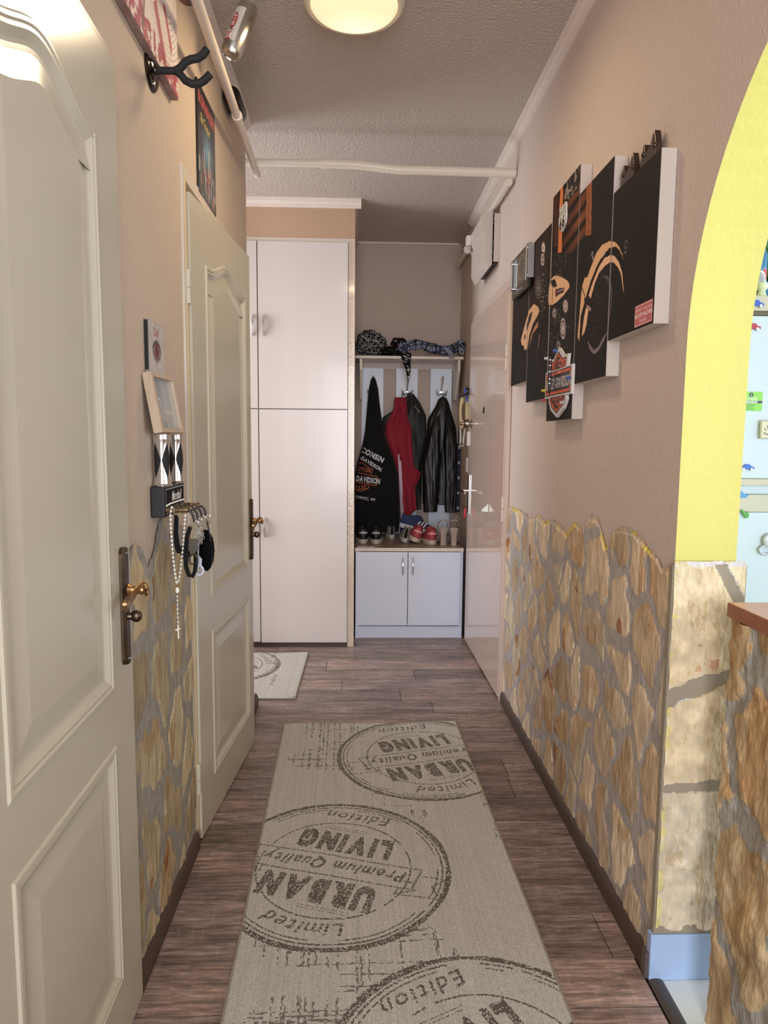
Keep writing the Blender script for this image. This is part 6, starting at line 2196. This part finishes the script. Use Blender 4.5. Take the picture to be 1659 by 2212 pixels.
def car(x, y, rgb, lab, flip=1, s=1.0):
    c = fz_(x, y)
    t = thing('car_magnet', (c.x, FYf - .004, c.z), lab, 'magnet', 'little car magnets on the fridge')
    k = .0015 * s
    o_ = [(-17, -4), (-17, 2), (-9, 4), (-4, 8), (5, 8), (10, 3), (17, 1), (17, -4)]
    MB().prism([Vector((c.x + a * k * flip, FYf - .006, c.z + b * k)) for a, b in o_], (0, .004, 0)).build('car_shape', mat('magnet_' + lab.split()[0], rgb, .3), t, bevel=.0005)
    for a in (-10, 10):
        MB().cyl((c.x + a * k, FYf - .0075, c.z - 4 * k), (c.x + a * k, FYf - .003, c.z - 4 * k), 3.6 * k, n=12).build('wheel', 'steel', t)
car(1632, 657, (44, 84, 190), 'blue car magnet on the fridge top panel')
car(1625, 707, (170, 34, 48), 'red car magnet at the top of the upper fridge door')
car(1613, 1010, (40, 92, 200), 'royal blue car magnet at the bottom of the upper fridge door', s=.9)
c_ = fz_(1602, 1075)
o = MB().prism([Vector((c_.x + a, FYf - .006, c_.z + b)) for a, b in ((-.02, 0), (.012, .0), (.024, .012), (.010, .010), (-.005, .022), (-.02, .018))], (0, .004, 0)).build('boat_magnet', mat('magnet_boat', (70, 140, 200), .35))
tag(o, 'blue and yellow boat magnet on the fridge handle strip', 'magnet')
c_ = fz_(1606, 1110)
mb = MB()
mb.ball((c_.x, FYf - .006, c_.z), .007, 10, 7, sc=(1, .5, 1)); mb.ball((c_.x + .010, FYf - .006, c_.z + .004), .005, 8, 6, sc=(1, .5, 1)); mb.ball((c_.x + .008, FYf - .006, c_.z - .010), .006, 8, 6, sc=(1.3, .5, .7)); mb.ball((c_.x - .008, FYf - .006, c_.z + .010), .005, 8, 6, sc=(1, .5, 1)); mb.tube([(c_.x, FYf - .006, c_.z), (c_.x + .014, FYf - .006, c_.z - .004)], .004, 6); mb.tube([(c_.x, FYf - .006, c_.z), (c_.x - .008, FYf - .006, c_.z + .010)], .004, 6); mb.tube([(c_.x, FYf - .006, c_.z), (c_.x + .008, FYf - .006, c_.z - .010)], .004, 6)
tag(mb.build('animal_magnet', mat('magnet_green', (96, 170, 90), .4)), 'small green figure magnet on the lower fridge door', 'magnet')
a_, b_ = fz_(1604, 846), fz_(1645, 888)
pg = Paint(a_.x - .01, b_.x, b_.z, a_.z, .0008, (132, 200, 70))
W_ = b_.x - a_.x; Hh_ = a_.z - b_.z
xc = (a_.x + b_.x) / 2 - .004
pg.put((pg.V > b_.z + Hh_ * .40) & (pg.V < b_.z + Hh_ * .54), (34, 48, 70))
pg.disc((xc, a_.z - Hh_ * .16), Hh_ * .12, (34, 48, 60)); pg.line([(xc + .001, a_.z - Hh_ * .10), (xc + .001, a_.z - Hh_ * .2), (xc - .002, a_.z - Hh_ * .22)], .0016, (200, 226, 190))
pg.text('jóföldi', .013, (214, 240, 196), lambda x, y: (xc + x, a_.z - Hh_ * .36 + y), bold=.02, shear=.2)
pg.text('RENDELÉS', .0085, (236, 240, 236), lambda x, y: (xc + x, b_.z + Hh_ * .47 + y), bold=.04)
for i in range(4):
    pg.line([(xc - .016 + .002 * (i % 2), b_.z + Hh_ * (.33 - .085 * i)), (xc + .014 - .003 * (i % 3), b_.z + Hh_ * (.33 - .085 * i))], .0014, (60, 96, 50))
tag(paint_mesh('business_card', pg, lambda U, V, H: (U, FYf - .0015 + 0 * U, V), 'glossprint'), 'green business card magnet on the upper fridge door', 'card')
a_, b_ = fz_(1640, 908), fz_(1672, 948)
ps_ = Paint(a_.x, b_.x, b_.z, a_.z, .001, (214, 210, 190))
for i in range(5):
    ps_.line([(a_.x + .012 + .008 * i, a_.z - .025 + .01 * math.sin(i * 2)), (a_.x + .018 + .008 * i, a_.z - .032)], .0022, (60, 60, 60))
ps_.line([(a_.x + .01 + .004 * i, b_.z + .016 + .004 * math.sin(i * 1.7)) for i in range(10)], .002, (60, 60, 60))
mg = thing('square_magnet', (a_.x, FYf - .01, b_.z), 'cream rounded square magnet with handwriting on the upper fridge door', 'magnet')
MB().box(a_.x, b_.x, FYf - .012, FYf - .001, b_.z, a_.z).build('magnet_body', 'fridgetrim', mg, bevel=.004)
paint_mesh('handwriting', ps_, lambda U, V, H: (U, FYf - .0125 + 0 * U, V), 'print', parent=mg, mask=(ps_.U > a_.x + .004) & (ps_.V > b_.z + .004) & (ps_.V < a_.z - .004))
c_ = fz_(1657, 1172)
mb = MB()
mb.ball((c_.x + .004, FYf - .008, c_.z + .008), .024, 20, 12, sc=(1, .25, 1))
mb.tube([(c_.x - .004 + .019 * math.cos(a) * 1.25, FYf - .006, c_.z - .024 + .015 * math.sin(a)) for a in [2 * math.pi * k / 24 for k in range(24)]], .0042, 8, closed=True)
tag(mb.build('opener_magnet', mat('grey_enamel', (186, 192, 200), .3, .3)), 'grey bottle opener magnet on the lower fridge door', 'magnet')
# things on top of the fridge
c_ = at(1632, 638, Y=2.30)
tc_ = thing('tall_can', (c_.x, 2.30, 1.766), 'tall blue drink can with a red and white print on top of the fridge', 'can')
MB().lathe([(.026, 0), (.029, .004), (.029, .150), (.024, .158), (.024, .162), (.001, .161)], (c_.x, 2.30, 1.766), (0, 0, 1), 32).build('can_body', mat('blue_can', (74, 132, 176), .3, .3), tc_)
pc_ = Paint(-1.3, 1.3, .003, .105, .0022, (160, 196, 214))
pc_.put(fbm(pc_.U * 6, pc_.V * 60, 4, 2) > .55, (24, 26, 30))
pc_.put(pc_.V > .075, (74, 132, 176)); pc_.put(np.hypot((pc_.U - .5) / .55, (pc_.V - .083) / .018) < 1, (190, 50, 56))
pc_.put(np.hypot((pc_.U + .1) / .62, (pc_.V - .068) / .026) < 1, (228, 232, 236)); pc_.put((np.hypot((pc_.U + .1) / .5, (pc_.V - .066) / .02) < 1) & (np.sin(pc_.V * 1400) > .2), (60, 66, 74))
pc_.put((np.abs(pc_.U) < .6) & (pc_.V > .034) & (pc_.V < .048), (196, 60, 70))
paint_mesh('can_print', pc_, lambda U, V, H: (c_.x + .0294 * np.sin(U), 2.30 - .0294 * np.cos(U), 1.766 + V), 'glossprint', parent=tc_, smooth=True)
d_ = at(1646, 620, Y=2.24)
mb = MB(); mb.lathe([(.013, 0), (.014, .01), (.010, .02), (.016, .026), (.018, .036), (.014, .046), (.001, .05)], (d_.x, 2.24, 1.767), (0, 0, 1), 24)
tag(mb.build('white_candle', mat('cream_wax', (220, 228, 200), .5)), 'small white figurine candle beside the blue can on the fridge', 'candle')
d_ = at(1662, 620, Y=2.27)
mb = MB(); mb.lathe([(.012, 0), (.026, .008), (.033, .026), (.028, .045), (.014, .054), (.013, .060), (.001, .060)], (d_.x, 2.29, 1.767), (0, 0, 1), 28)
tag(mb.build('blue_jar', mat('blue_glass_jar', (70, 140, 190), .15, coat=.5)), 'round blue jar on top of the fridge at the photo edge', 'jar')
d_ = at(1663, 600, Y=2.40)
mb = MB(); mb.lathe([(.016, 0), (.016, .06), (.009, .08), (.009, .105), (.001, .106)], (d_.x, 2.40, 1.767), (0, 0, 1), 24)
tag(mb.build('dark_bottle', 'black'), 'small dark bottle behind the blue jar on the fridge', 'bottle')
z_ = at(1655, 534, Y=2.55).z
o = MB().box(1.13, 2.2, 2.55, 2.995, z_, 2.62).build('wall_cupboard', 'dkgreen', bevel=.002)
tag(o, 'dark green wall cupboard above the fridge', 'cupboard')
